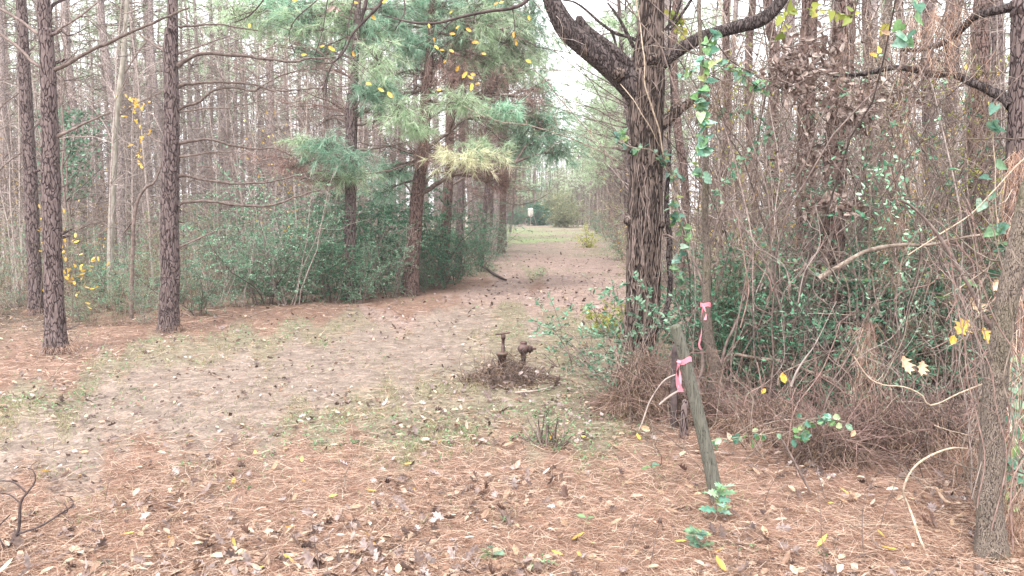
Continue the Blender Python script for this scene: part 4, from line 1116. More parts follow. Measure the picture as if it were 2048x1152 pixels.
for x, Y in [(1243, 30), (1238, 38), (1246, 44), (1226, 40), (1214, 47), (1221, 55), (1205, 52), (1197, 60), (1188, 66), (1208, 70), (1178, 74), (1192, 80), (1170, 86), (1231, 62), (1240, 75), (1215, 84), (992, 62), (975, 50), (985, 70), (998, 80), (1012, 90), (1003, 96), (1200, 92), (1225, 95), (1160, 98), (1150, 104)]:
    places.append(((x - 1024) / F * Y, Y, R.uniform(0, 6.28), R.uniform(.55, .8), R.randrange(7)))
scatter_copies(bgv, places, bglab)
for o in COL.objects:
    if o.get('label') in ('slender straight pine in the middle distance of the left wood',): o['group'] = 'pines in the middle distance, left'
    if o.get('label') == 'pale thin pine far back in the left wood': o['group'] = 'far pines, left wood'
    if o.get('label') == 'pale thin pine far back in the right wood': o['group'] = 'far pines, right wood'
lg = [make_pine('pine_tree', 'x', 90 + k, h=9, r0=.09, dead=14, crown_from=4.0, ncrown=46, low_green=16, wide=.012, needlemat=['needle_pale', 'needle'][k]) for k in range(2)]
lgp = [((x - 1024) / F * Y, Y, R.uniform(0, 6.28), s_, v) for x, Y, s_, v in [(1262, 22, .95, 0), (1285, 27, 1.1, 0), (1246, 33, 1.05, 0), (1232, 44, 1.1, 0), (1214, 58, 1.2, 0), (1270, 38, 1.3, 0), (1010, 34, .9, 1), (998, 44, 1.1, 0), (1020, 60, 1.0, 0), (985, 28, 1.0, 1), (1190, 75, 1.2, 0), (960, 24, 1.1, 0), (1250, 52, 1.3, 0), (1258, 29, 1.25, 0), (1240, 36, 1.35, 0), (1225, 50, 1.5, 0), (1205, 64, 1.5, 0), (1180, 84, 1.5, 0), (1160, 96, 1.5, 0), (985, 70, 1.4, 1), (1280, 20, 1.1, 0), (1095, 112, 1.4, 0), (1120, 116, 1.5, 0), (1065, 114, 1.4, 0)]]
lgn = {}
scatter_copies(lg, lgp, lambda i, x, y, v: ('young pine with low pale green boughs lining the right side of the far trail' if x > .0 and (x / y) > .08 else 'young pine with low green boughs lining the left side of the far trail'))
for o in COL.objects:
    if o.get('label', '').startswith('young pine'): o['group'] = 'young pines by the far trail, ' + ('right' if 'right' in o['label'] else 'left')
# far edge of the clearing and distant mass of wood: one body nobody could count
far = MB()
K = 6
for Y0, Y1, a0, a1, n in [(78, 130, -100, 1000, 150), (98, 135, 960, 1260, 260), (62, 130, 1190, 2150, 130)]:
    Ys = rng.uniform(Y0, Y1, n); pxs = rng.uniform(a0, a1, n)
    X = (pxs - 1024) / F * Ys; h = rng.uniform(8, 17, n) if a0 != 960 else rng.uniform(4, 15, n) * np.where((pxs > 1090) & (pxs < 1165), .75, 1)
    P = np.stack([X[:, None] + np.cumsum(rng.normal(size=(n, K)) * .1, 1), Ys[:, None] + np.zeros((n, K)), np.linspace(0, 1, K)[None] * h[:, None]], -1)
    far.tubes(P, lin(np.full(n, .12), np.full(n, .03), K), 5, 0)
    nb = n * 26
    k = rng.integers(0, n, nb); zf = rng.uniform(.05, 1, nb)
    S_ = np.stack([X[k], Ys[k], zf * h[k]], 1)
    a = rng.uniform(0, 2 * np.pi, nb)
    Q = wander(S_, np.stack([np.cos(a), np.sin(a), rng.uniform(-.1, .6, nb)], 1), rng.uniform(.6, 2.2, nb), 4, .2)
    far.tubes(Q, lin(np.full(nb, .018), np.full(nb, .006), 4), 3, 0)
    sel = zf > .35
    if a0 == 960:
        c_, d_ = pts_along(Q, .1, 12); m_ = len(c_)
        far.leaves(c_ + rng.normal(size=(m_, 3)) * .3, rng.normal(size=(m_, 3)), rng.normal(size=(m_, 3)), .16, .10, 'quad', mi=2)
    c_, d_ = pts_along(Q[sel], .3, 3)
    tufts(far, c_, d_, 4, .5, .03, .1, 1.0, mi=1)
    c_, d_ = pts_along(Q[~sel], .2, 4)
    m_ = len(c_)
    far.leaves(c_, rng.normal(size=(m_, 3)), rng.normal(size=(m_, 3)), .22, .16, 'quad', mi=2)
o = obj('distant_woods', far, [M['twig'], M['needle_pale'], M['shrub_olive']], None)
tag(o, 'pale blurred mass of woods closing the view far behind the pines', 'woods', kind='stuff')
print('STAGE bg')

# ------------------------------------------------------------------ saplings and shrubs
def place_px(px, Y): return (px - 1024) / F * Y
sap = [make_sapling('sapling', 'thin bare sapling', R.uniform(4, 7), R.uniform(.014, .026), ['twig_pale', 'twig', 'twig_pale'][k % 3], 30) for k in range(4)]
sap += [make_sapling('sapling', 'thin sapling with a few yellow leaves', R.uniform(3, 5), .016, 'twig', 24, 'shrub_yellow', 1, .08)]
pl_ = []
for k in range(105):
    Y = R.uniform(11.5, 32); px = R.uniform(0, 800)
    if px > 330 and Y < 17: Y += 6
    pl_.append((place_px(px, Y), Y, R.uniform(0, 6), R.uniform(.8, 1.3), R.choice([0, 1, 2, 3] * 8 + [4])))
for k in range(46):
    Y = R.uniform(9.5, 26); px = R.uniform(1350 if Y < 18 else 1270, 2060)
    pl_.append((place_px(px, Y), Y, R.uniform(0, 6), R.uniform(.7, 1.2), R.randrange(5)))
scatter_copies(sap, pl_, lambda i, x, y, v: ('thin sapling with yellow leaves' if v == 4 else 'thin bare twiggy sapling') + (' in the left wood' if x < 0 else ' in the right thicket'))
for o in COL.objects:
    if o.name.startswith('sapling') and 'twiggy' in o.get('label', ''): o['group'] = 'bare saplings ' + ('left' if 'left' in o['label'] else 'right')
    if o.name.startswith('sapling') and 'yellow leaves' in o.get('label', ''): o['group'] = 'yellow-leaved saplings ' + ('left' if 'left' in o['label'] else 'right')
plain_tree('smooth pale grey sapling leaning right, between the two big left pines', [(218, 560, 7), (222, 470, 6.5), (228, 330, 6), (232, 240, 6), (244, 140, 5), (250, 60, 4), (254, -10, 4)], 13.5, 'pale_bark', 9, name='sapling', sides=12, amp=.02, branches=[B((246, 150, 2), (270, 115, 1.5), (300, 70, 1), twigs=6), B((230, 240, 2), (262, 215, 1.2), (330, 180, 1), twigs=5)])
plain_tree('crooked thin dark stem rising out of the shrubs left of the long-branched pine', [(262, 680, 4), (264, 560, 4), (266, 480, 3.5), (268, 440, 3.5), (276, 400, 3), (292, 375, 2.5), (310, 362, 2)], 11, 'twig', 3, name='sapling', sides=8, amp=.03, branches=[B((268, 440, 2), (256, 455, 1.5), (245, 470, 1), twigs=3, tl=.2)])

shL = [make_shrub('shrub', 'x', R.uniform(1.5, 2.1), R.uniform(.9, 1.2), ['shrub', 'shrub_dark', 'shrub', 'shrub_olive'][k], nstem=11, ntwig=190, nleaf=[34, 38, 14, 18][k], lsz=[.034, .034, .04, .034][k], twigm=['twig', 'twig', 'twig_pale', 'twig_rust'][k]) for k in range(4)]
pl_ = []
# (photo x, depth, scale, variant) along the left tree line; kept for their place in the picture
for x, Y, s, v in [(400, 11.4, .62, 0), (430, 12.2, .8, 0), (480, 12.4, .9, 0), (520, 12.8, 1.0, 0), (570, 12.8, .95, 0), (615, 13.2, 1.05, 0), (655, 13.2, 1.0, 1), (700, 13.0, .85, 0), (735, 13.6, .95, 0), (770, 14.0, .75, 0), (600, 14.5, 1.15, 1), (660, 15, 1.15, 1), (720, 15, 1.2, 1), (770, 15.5, 1.15, 1), (800, 16, 1.2, 1), (850, 16.5, 1.1, 1), (870, 17.5, 1.2, 1), (905, 17, 1.0, 1), (930, 18.5, 1.1, 1), (950, 20, 1.0, 1), (965, 22, 1.0, 1), (975, 24, 1.0, 0), (985, 27, .9, 0), (540, 15, 1.0, 0), (480, 15.5, 1.0, 0), (430, 15, .9, 3),
                   (380, 13.5, .75, 3), (300, 12.5, .7, 0), (270, 11.8, .7, 3), (230, 11.5, .7, 0), (200, 12.2, .85, 0), (165, 11.8, .6, 3), (190, 14, 1.0, 0), (240, 15, 1.0, 0), (150, 15, .95, 3), (60, 13.5, .8, 3), (20, 12.5, .75, 0), (-10, 11.5, .8, 3), (90, 15, .9, 0), (0, 15.5, 1.0, 3), (320, 16, 1.0, 3), (360, 18, 1.1, 0), (30, 18, 1.1, 0), (120, 19, 1.1, 3), (280, 19, 1.1, 3), (440, 19, 1.2, 0), (520, 19, 1.2, 3), (600, 19, 1.3, 0), (680, 20, 1.2, 3), (760, 21, 1.3, 1), (840, 22, 1.3, 1), (150, 10.7, .42, 0), (190, 10.3, .38, 3), (240, 10.4, .45, 3), (290, 10.6, .4, 0), (830, 14.9, .55, 0), (870, 15.6, .6, 1)]:
    s = s * R.uniform(.65, 1.2) * (.8 if x < 340 else (1.12 if x > 560 else 1)); v = 2 if v == 0 and R.random() < .35 else v
    pl_.append((place_px(x + R.uniform(-12, 12), Y), Y, R.uniform(0, 6), s, v))
for x, y, v in [(1285, 14.5, 3), (1268, 19, 3), (1250, 25, 0), (1240, 33, 3), (1218, 42, 3), (1195, 55, 0), (1180, 66, 3)]:
    pl_.append((place_px(x, y), y, R.uniform(0, 6), .75 + y / 100, v))
names = ['blue-green small-leaved shrub in the band below the left pines', 'dark green dense shrub in the shade beside the trail', 'airy pale green shrub with light twigs at the wood edge', 'thin olive-brown shrub half bare at the wood edge']
scatter_copies(shL, pl_, lambda i, x, y, v: names[v])
for o in list(COL.objects):
    if o.name.startswith('shrub') and o.get('label') in names:
        o['group'] = {'b': 'blue-green shrubs', 'd': 'dark shrubs', 't': 'olive shrubs', 'a': 'airy pale shrubs'}[o['label'][0]]
for o in [o for o in COL.objects if o.get('label') == 'x']:
    for c in list(o.children): bpy.data.objects.remove(c)
    bpy.data.objects.remove(o)

# individual small plants
def at_ground(t, px, py=None, Y=None, s=1.0):
    p = gnd(px, py) if py else np.array([place_px(px, Y), Y, 0])
    t.location = (float(p[0]), float(p[1]), float(ground_z(p[0], p[1])) - .01); t.scale = (s, s, s)
    return t
at_ground(make_shrub('shrub', 'bright green leafy bush growing round the foot of the forked tree', 1.05, .65, 'shrub', 14, 110, 18, .045), 1265, Y=6.0)
at_ground(make_shrub('shrub', 'low loose green bush left of the forked tree foot', .7, .5, 'shrub', 10, 60, 14, .035), 1205, Y=6.9)
at_ground(make_shrub('shrub', 'small light green weed clump left of the forked tree, on the grass', .35, .45, 'grass_green', 9, 40, 10, .025), 1140, Y=7.6)
at_ground(make_shrub('shrub', 'little upright green tuft alone on the grass in front of the pipes', .28, .22, 'grass_green', 20, 40, 22, .018), 1100, 893)
for lab, x, Y, h, w, lf in [('dark green bush low in the thicket behind the ribboned sapling', 1500, 6.6, 1.0, 1.0, 'shrub_dark'), ('dark green bush low in the thicket below the thick pine', 1620, 5.9, 1.0, 1.0, 'shrub_dark'), ('wide dark green bush low behind the hanging straw', 1740, 6.1, .95, 1.0, 'shrub'), ('green bush low in the thicket near the right leaning tree', 1850, 6.6, .9, 1.0, 'shrub'), ('dark bush at the far right behind the leaning tree', 1930, 6.4, 1.0, 1.0, 'shrub_dark'), ('green bush behind the first thicket bushes, centre', 1560, 9.5, 1.7, 1.3, 'shrub_dark'), ('tall olive bush in the middle of the thicket', 1800, 9.5, 1.9, 1.2, 'shrub_olive'), ('tall bright green bush between brown pine and right edge', 1985, 8.0, 3.0, 1.1, 'yellow_green'), ('loose olive bush behind the ribboned sapling', 1440, 9.0, 1.6, 1.1, 'shrub_olive'), ('yellow-green sprig bush right of the trail behind forked trunk', 1228, 9.5, .45, .4, 'yellow_green')]:
    at_ground(make_shrub('shrub', lab, h, w, lf, 12, 150, 20, .038), x, Y=Y)
dk = make_shrub('shrub', 'x', 1.15, 1.1, 'shrub_dark', 12, 260, 30, .042)  # extra dense dark bush, added so the low thicket's hollows look dark
dkp = [(place_px(x, Y), Y, R.uniform(0, 6), R.uniform(.8, 1.15), 0) for x, Y in [(1460, 7.6), (1530, 7.3), (1590, 7.5), (1650, 7.0), (1710, 7.6), (1770, 7.1), (1830, 7.4), (1890, 6.9), (1950, 7.2), (1560, 8.6), (1680, 8.8), (1800, 8.7), (1900, 8.6), (1480, 9.2)]]
scatter_copies([dk], dkp, lambda i, x, y, v: 'dark evergreen bush low behind the straw tangle, added to darken the hollows of the right thicket')
for o in COL.objects:
    if o.get('label', '').startswith('dark evergreen bush low behind'): o['group'] = 'dark bushes added to deepen the hollows of the right thicket'
at_ground(make_shrub('shrub', 'rounded deep green cedar bush at the far end of the trail', 2.4, 2.2, 'cedar', 12, 420, 40, .13), 1080, Y=92, s=1.15)
at_ground(make_shrub('shrub', 'larger grey-green cedar bush right of the far trail end', 3.0, 2.6, 'shrub_olive', 12, 420, 40, .13), 1127, Y=80, s=1.15)
at_ground(make_shrub('shrub', 'dark low bush left of the white feeder at the far trail end', 1.8, 1.8, 'shrub_dark', 12, 300, 30, .12), 1030, Y=96, s=1.1)
at_ground(make_shrub('shrub', 'small low yellow-green bush at the right trail margin in the distance', .9, .9, 'yellow_green', 10, 120, 20, .05), 1178, Y=34)
# ivy bundle on a pine at left
iv = thing('ivy_clump', 'green ivy clump hanging on a pine trunk behind the left pair', 'vine', at(152, 480, 15.6) * [1, 1, 0])
ib = MB(); n = 1500
ccc = np.stack([rng.normal(size=n) * .25, rng.normal(size=n) * .22, rng.uniform(0, 1, n)], 1)
ccc[:, 0] *= 1.1 - .5 * np.abs(ccc[:, 2] - .75); zz = at(152, 400, 15.6)[2] + ccc[:, 2] * 1.75
ib.leaves(np.stack([iv.location.x + ccc[:, 0] + .05, iv.location.y + ccc[:, 1] - .1, zz], 1), rng.normal(size=(n, 3)), rng.normal(size=(n, 3)) * .5 + [0, -.4, .8], .075, .05, 'quad')
obj('foliage', ib, M['shrub'], iv, off=tuple(iv.location))
sb = MB(); sb.tubes(np.array([[iv.location.x + .05 * math.sin(k * 2), iv.location.y - .1, -.05 + k * .28] for k in range(20)]), np.full(20, .012), 5)
obj('stem', sb, M['twig'], iv, off=tuple(iv.location))
for lab, x, Y, z0, n in [('cluster of small yellow leaves beside the thick left pine', 150, 10.2, .45, 60), ('little yellow-leaved sprig low between the left pines', 138, 10.6, .85, 40), ('yellow leaves on a twig high between the left pines', 265, 14, 3.2, 90), ('yellow-leaved sprig at the far left margin', 70, 11.0, 1.2, 22)]:
    x0 = place_px(x, Y); b0 = (x0, Y, float(ground_z(x0, Y)))
    t = thing('yellow_sprig', lab, 'plant', b0)
    P = wander(np.array([b0]) - [[0, 0, .05]], np.array([[0.05, 0, 1]]), z0 + .3, 8, .05)
    m_ = MB(); m_.tubes(P, lin([.006], [.002], 8), 5); Q = side_twigs(m_, P[0], None, 14, .5, .002, lo=.7); obj('stem', m_, M['twig'], t, off=b0)
    c_, d_ = pts_along(Q, .2, max(2, n // 14)); m2 = len(c_); lb = MB()
    lb.leaves(c_, d_ + rng.normal(size=(m2, 3)) * .5, rng.normal(size=(m2, 3)) * .4 + [0, -.3, 1], .07, .04, 'oval'); obj('leaves', lb, M['shrub_yellow'], t, off=b0)
print('STAGE shrubs')

# ------------------------------------------------------------------ right thicket: hanging vines, straw, dead leaves
def make_vine_variant(k):
    t = thing('hanging_vine', 'x', 'vine')
    mb = MB(); n = R.randint(2, 4); h = R.uniform(3.2, 5.5)
    S = np.stack([rng.normal(size=n) * .12, rng.normal(size=n) * .12, np.full(n, -.05)], 1)
    D = np.stack([rng.normal(size=n) * .12, rng.normal(size=n) * .12, np.ones(n)], 1)
    P = wander(S, D, h, 18, .13)
    mb.tubes(P, lin(rng.uniform(.004, .009, n), rng.uniform(.003, .005, n), 18), 5)
    n2 = n * 12
    kk = rng.integers(0, n, n2); tt = rng.integers(1, 17, n2)
    Q = wander(P[kk, tt], rng.normal(size=(n2, 3)) * [1, 1, .8] + [0, 0, .3], rng.uniform(.2, .9, n2), 7, .3, .04)
    mb.tubes(Q, lin(np.full(n2, .0028), np.full(n2, .0014), 7), 3)
    n3 = n2 * 2
    kk = rng.integers(0, n2, n3); tt = rng.integers(1, 6, n3)
    Q3 = wander(Q[kk, tt], rng.normal(size=(n3, 3)) + [0, 0, -.3], rng.uniform(.1, .4, n3), 5, .3, .05)
    mb.tubes(Q3, lin(np.full(n3, .0018), np.full(n3, .001), 5), 3)
    obj('stems', mb, M[['vine', 'twig', 'vine', 'twig_pale'][k % 4]], t)
    if k % 3 == 0:
        sb_ = MB(); c_, d_ = pts_along(Q, .1, 1)
        tufts(sb_, c_, d_ * .1 + [0, 0, -1], 10, .17, .0022, .8, .5)
        obj('snagged_straw', sb_, M['straw_brown'], t)
    return t
vv = [make_vine_variant(k) for k in range(10)]
pl_ = []
for k in range(112):
    Y = R.uniform(5.3, 7.5) if k < 24 else R.uniform(9, 16); px = R.uniform(1350 if Y > 5.6 else 1480, 2070)
    if 1400 < px < 1480 and Y < 6.5: Y += 2
    pl_.append((place_px(px, Y), Y, R.uniform(0, 6), R.uniform(.75, 1.15), R.randrange(10)))
scatter_copies(vv, pl_, lambda i, x, y, v: 'thin brown bare vine hanging in the tangled right thicket')
for o in COL.objects:
    if o.name.startswith('hanging_vine'): o['group'] = 'bare vines in the right thicket'

lv = []
for k in range(4):
    t = thing('leafy_vine', 'x', 'vine')
    mb = MB(); n = 3; h = R.uniform(2, 3.2)
    P = wander(np.array([[0, 0, -.05]] * n) + rng.normal(size=(n, 3)) * [.1, .1, 0], np.array([[0, 0, 1.]] * n) + rng.normal(size=(n, 3)) * .25, h, 14, .2)
    mb.tubes(P, lin(np.full(n, .005), np.full(n, .002), 14), 5)
    n2 = 60; kk = rng.integers(0, n, n2); tt = rng.integers(2, 13, n2)
    Q = wander(P[kk, tt], rng.normal(size=(n2, 3)), rng.uniform(.15, .6, n2), 6, .3, .06)
    mb.tubes(Q, lin(np.full(n2, .002), np.full(n2, .001), 6), 3); obj('stems', mb, M['twig'], t)
    c_, d_ = pts_along(Q, .1, [9, 6, 8, 6][k]); m2 = len(c_); lb = MB()
    lb.leaves(c_, rng.normal(size=(m2, 3)) + [0, 0, -.3], rng.normal(size=(m2, 3)) * .6 + [0, -.3, 1], rng.uniform(.02, .05, m2), rng.uniform(.012, .026, m2), 'oval', .1, .15)
    obj('leaves', lb, M[['shrub', 'yellow_green', 'shrub_dark', 'dead_leaf'][k]], t); lv.append(t)
pl_ = []
for k in range(34):
    Y = R.uniform(5.4, 9); px = R.uniform(1420 if Y > 6.2 else 1500, 2060)
    pl_.append((place_px(px, Y), Y, R.uniform(0, 6), R.uniform(.5, 1.2), R.choices([0, 1, 2, 3], [4, 1.2, 4, 2])[0]))
lvn = ['vine stems with small blue-green leaves in the right thicket', 'vine stems with small yellow-green leaves in the right thicket', 'vine stems with small dark green leaves in the right thicket', 'vine stems with small dead brown leaves in the right thicket']
scatter_copies(lv, pl_, lambda i, x, y, v: lvn[v])
for o in COL.objects:
    if o.name.startswith('leafy_vine') and o.get('label') in lvn: o['group'] = 'leafy vines, ' + ['blue-green', 'yellow-green', 'dark green', 'dead'][lvn.index(o['label'])]

def straw_clump(label, px, py, Y, w, h, n=700, mat='straw', dirx=0.0, name='hanging_straw', L=.2, W=.0022):
    """needles snagged on a twig and draping down: top at py, spread w px, drop h px"""
    c = at(px, py, Y); sx, sz = w * Y / F, h * Y / F
    P = np.stack([rng.normal(size=n) * sx * .5, rng.normal(size=n) * sx * .5, -rng.uniform(0, 1, n) ** 1.2 * sz], 1)
    P[:, 0] *= (.35 + .65 * np.minimum(1, -P[:, 2] / sz * 1.4 + .1))
    P[:, 0] += dirx * P[:, 2]
    P += c
    m_ = MB()
    k_n = max(60, int(n * .45)); P = P[:k_n]; n = k_n
    m_.needles(P, rng.normal(size=(n, 3)) * [.45, .45, .3] + [0, 0, -1], L * rng.uniform(.6, 1.1, n), W, rng.normal(size=(n, 3)) * .3)
    tw = wander(c + np.array([[-.02, 0, 0.02]] * 4) + rng.normal(size=(4, 3)) * .03, rng.normal(size=(4, 3)) * [1, .6, .3], .35, 6, .2)
    m_.tubes(tw, lin(np.full(4, .004), np.full(4, .002), 6), 4, 1)
    return solo(name, m_, [M[mat], M['vine']], label, 'pine straw', c)
straw_clump('long curtain of rusty pine straw hanging in the middle of the thicket', 1790, 410, 5.6, 36, 150, 700)
straw_clump('tall rusty straw curtain below the first, low in the thicket', 1735, 640, 5.0, 40, 220, 900)
straw_clump('straw bunch high up under the top right limb', 1880, 10, 5.0, 80, 130, 900, 'straw')
straw_clump('rusty straw streak along the right edge pine', 2035, 300, 4.6, 30, 160, 700)
straw_clump('straw skein hanging right of the thick thicket pine', 1810, 190, 6.0, 40, 200, 600)
straw_clump('brown straw bundle beneath the short right limb of the forked tree', 1425, 160, 6.2, 60, 60, 700, 'straw_brown')
straw_clump('straw hanging off brush at the lower centre of the thicket', 1625, 860, 4.7, 60, 80, 900)
straw_clump('straw draped low in front of the right tangle', 1800, 800, 4.8, 110, 130, 900, 'straw_brown')
straw_clump('straw draped on brush left of the grey leaning tree', 1930, 870, 4.2, 60, 110, 700)
straw_clump('straw hung in brush left of the short pale stick', 1540, 850, 4.9, 90, 60, 1200)
for i_, (x, y, Y, w, h) in enumerate([(1480, 300, 7, 60, 200), (1560, 420, 6.8, 70, 220), (1470, 520, 6.4, 60, 160), (1590, 240, 7.2, 50, 160), (1640, 480, 6.5, 50, 160), (1510, 160, 7.3, 60, 120), (1740, 260, 6.8, 50, 200), (1860, 300, 6.6, 50, 250), (1900, 550, 6, 60, 200), (1840, 620, 6, 60, 160), (1970, 420, 6, 40, 200), (1560, 640, 6, 70, 140), (1400, 700, 6.5, 50, 140), (1680, 80, 6.6, 60, 160), (1780, 40, 6.2, 60, 180), (1960, 150, 5.8, 40, 160)]):
    o = straw_clump('loose brown straw snagged among the vines of the right thicket', x, y, Y, w, h, 600, 'straw_brown'); o['group'] = 'straw snagged among the vines'
# heap of straw and vines leaning against the forked tree's foot
def heap(label, px, py, w, h, Y, n, mat, twigs, name='straw_heap', L=.22, tm='twig'):
    base = gnd(px, py); base = np.array([place_px(px, Y), Y, float(ground_z(place_px(px, Y), Y))])
    sx, sz = w * Y / F, h * Y / F
    a = rng.uniform(0, 2 * np.pi, n); r = rng.uniform(0, 1, n) ** .6
    x = np.cos(a) * r * sx; y = np.sin(a) * r * sx * .8
    z = sz * (1 - r) ** 1.1 * rng.uniform(.3, 1, n)
    P = base + np.stack([x, y, z + .01], 1)
    D = np.stack([np.cos(a) * .5, np.sin(a) * .5, -np.ones(n) * .8], 1) + rng.normal(size=(n, 3)) * .45
    m_ = MB(); m_.needles(P + [0, 0, .06], D, L * rng.uniform(.5, 1.1, n), .0024, rng.normal(size=(n, 3)) * .3)
    a = rng.uniform(0, 2 * np.pi, twigs)
    S_ = base + np.stack([np.cos(a) * sx * .9, np.sin(a) * sx * .7, np.zeros(twigs)], 1)
    S_[:, :2] = base[:2] + (S_[:, :2] - base[:2]) * rng.uniform(.4, 1.1, (twigs, 1))
    E = base + np.array([0, 0, sz]) + rng.normal(size=(twigs, 3)) * [sx * .3, sx * .3, sz * .35]
    Q = wander(S_, E - S_, np.linalg.norm(E - S_, axis=1) * rng.uniform(.6, 1.1, twigs), 7, .16)
    m_.tubes(Q, lin(rng.uniform(.002, .006, twigs), np.full(twigs, .0015), 7), 4, 1)
    n3 = twigs * 4; a = rng.uniform(0, 6.28, n3); r3 = rng.uniform(0, 1.15, n3) ** .6
    S3 = base + np.stack([np.cos(a) * r3 * sx, np.sin(a) * r3 * sx * .8, np.maximum(0, 1 - r3) * sz * rng.uniform(.2, 1.1, n3)], 1)
    Q3 = wander(S3, rng.normal(size=(n3, 3)) * [1, 1, .8] + [0, 0, .25], rng.uniform(.2, .8, n3), 9, .24, .06)
    m_.tubes(Q3, lin(rng.uniform(.0012, .003, n3), np.full(n3, .001), 9), 3, 2)
    return solo(name, m_, [M[mat], M[tm], M['twig_rust']], label, 'straw heap', base)
heap('tall heap of brown vines and straw piled against the forked tree foot', 1290, 880, 85, 130, 5.75, 3600, 'straw_brown', 150, tm='vine')
heap('brown straw heap right of the forked tree behind the leaning post', 1400, 870, 60, 70, 5.5, 1400, 'straw_brown', 60)
heap('tangle of straw and sticks under the right hand vines', 1560, 900, 110, 55, 5.2, 1500, 'straw_brown', 110)
heap('dark tangle of sticks and straw near the lower right', 1760, 930, 120, 75, 4.9, 1500, 'straw_brown', 130)
heap('knee-high reddish tangle of stems in front of the thicket centre', 1670, 900, 90, 70, 4.6, 700, 'straw_brown', 70)
heap('tangle of sticks left of the grey leaning tree', 1890, 930, 90, 120, 4.7, 1500, 'straw_brown', 110)

heap('small drift of straw piled at the foot of the thicker left pine', 112, 712, 34, 12, YA, 420, 'straw', 10, L=.14)
heap('small drift of straw piled at the foot of the long-branched pine', 338, 668, 30, 11, YB, 420, 'straw', 10, L=.14)
heap('small drift of straw at the foot of the slim third pine', 72, 645, 26, 9, YC, 300, 'straw', 8, L=.14)
# dead leaf clusters
def dead_cluster(label, px, py, Y, w, h, n, sz=.06, mat='dead_leaf'):
    c = at(px, py, Y); sx, sz_ = w * Y / F, h * Y / F
    t = thing('dead_leaf_cluster', label, 'leaves', c)
    m_ = MB(); Q = wander(np.repeat(c[None], 18, 0) + rng.normal(size=(18, 3)) * [sx * .5, .1, sz_ * .5], rng.normal(size=(18, 3)) * [1, .6, .6], sx * 1.2, 7, .3)
    m_.tubes(Q, lin(np.full(18, .004), np.full(18, .002), 7), 4)
    obj('twigs', m_, M['twig'], t, off=c)
    P = c + rng.normal(size=(n, 3)) * [sx * .45, sx * .35, sz_ * .45]
    lb = MB(); lb.leaves(P, rng.normal(size=(n, 3)) + [0, 0, -.6], rng.normal(size=(n, 3)), sz * rng.uniform(.6, 1.3, n), sz * .55, 'oval', rng.normal(size=n) * .6, .35)
    obj('leaves', lb, M[mat], t, off=c)
    return t
dead_cluster('dark mass of curled dead leaves beneath the forked tree right limb tip', 1615, 115, 5.6, 90, 60, 230, .06)
dead_cluster('dark knot of dead leaves left of the thick thicket pine', 1600, 145, 5.5, 60, 45, 120, .055)
dead_cluster('curled dead leaves strung across the thick thicket pine trunk', 1680, 195, 5.8, 90, 35, 160, .055)
dead_cluster('tan dead leaves bunched low on the thick thicket pine', 1665, 410, 5.9, 55, 20, 130, .065)
dead_cluster('dead leaves bunched on the thick pine at mid height', 1720, 235, 5.8, 45, 22, 110, .06)
dead_cluster('sparse dead leaves over the narrower brown pine', 1630, 310, 6.0, 80, 50, 120, .055)
dead_cluster('brown leaf wad caught on a stub of the thick thicket pine', 1660, 515, 6.2, 18, 15, 40, .07)
dead_cluster('sparse curled leaves hanging in vines above the arching stem', 1800, 200, 6.2, 120, 80, 90, .05)

# greenbrier and leafy vines
gb = 'greenbrier_vine'
vine('blue-green heart-leaved vine hanging in a column right of the forked tree', [(1430, 60, 1.3), (1405, 110, 1.3), (1415, 160, 1.3), (1400, 220, 1.3), (1412, 270, 1.3), (1395, 310, 1.3), (1408, 350, 1)], 5.6, 'vine', gb, leaves=(62, .085, 'heart', 'heart'), twigs=14)
vine('mixed green leaved vine hugging the right flank of the forked trunk', [(1345, 330, 1.3), (1360, 370, 1.3), (1345, 420, 1.3), (1375, 470, 1.2), (1350, 520, 1.2), (1365, 560, 1)], 5.8, 'vine', gb, leaves=(60, .06, 'heart', 'heart'), twigs=18, tl=.4)
vine('green leaved vine draped along the short right limb', [(1370, 140, 1.2), (1420, 130, 1.2), (1470, 140, 1.2), (1520, 175, 1), (1540, 160, 1)], 6.0, 'vine', gb, leaves=(60, .06, 'heart', 'heart'), twigs=16)
vine('loose green vine across the thicket middle left', [(1440, 230, 1), (1500, 230, 1), (1540, 260, 1), (1500, 300, 1), (1460, 350, 1), (1420, 420, 1)], 6.2, 'vine', gb, leaves=(90, .045, 'heart', 'shrub'), twigs=30, tl=.4)
vine('pale green vine curling down at the upper right', [(1840, -10, 1.6), (1820, 40, 1.4), (1800, 80, 1.3), (1795, 130, 1.2)], 4.2, 'vine_pale', gb, leaves=(9, .085, 'heart', 'heart'))
vine('thin vine with large green leaves right of the straw curtain', [(1990, 200, 1.6), (1990, 350, 1.6), (1995, 450, 1.5), (1985, 520, 1.5), (1900, 590, 1.2), (1870, 600, 1)], 4.2, 'vine_pale', gb, leaves=(20, .09, 'heart', 'heart'))
vine('leafy vine climbing behind the grey leaning tree, right edge', [(2015, 1060, 1.5), (2010, 950, 1.5), (2020, 850, 1.5), (2012, 760, 1.5), (2030, 700, 1)], 3.75, 'vine', gb, leaves=(48, .075, 'oval', 'heart'), twigs=12)
vine('yellow-leaved vine over the upper right of the forked tree', [(1340, 20, 1.2), (1370, 60, 1.2), (1360, 100, 1)], 6.6, 'vine', gb, leaves=(60, .06, 'oval', 'yellow_green'), twigs=16)
vine('yellow-green leafed vine near the top between limb and thick pine', [(1560, 60, 1.2), (1590, 20, 1.2), (1700, 30, 1), (1780, 60, 1)], 5.4, 'vine', gb, leaves=(26, .075, 'heart', 'yellow_green'), twigs=12, tl=.3)
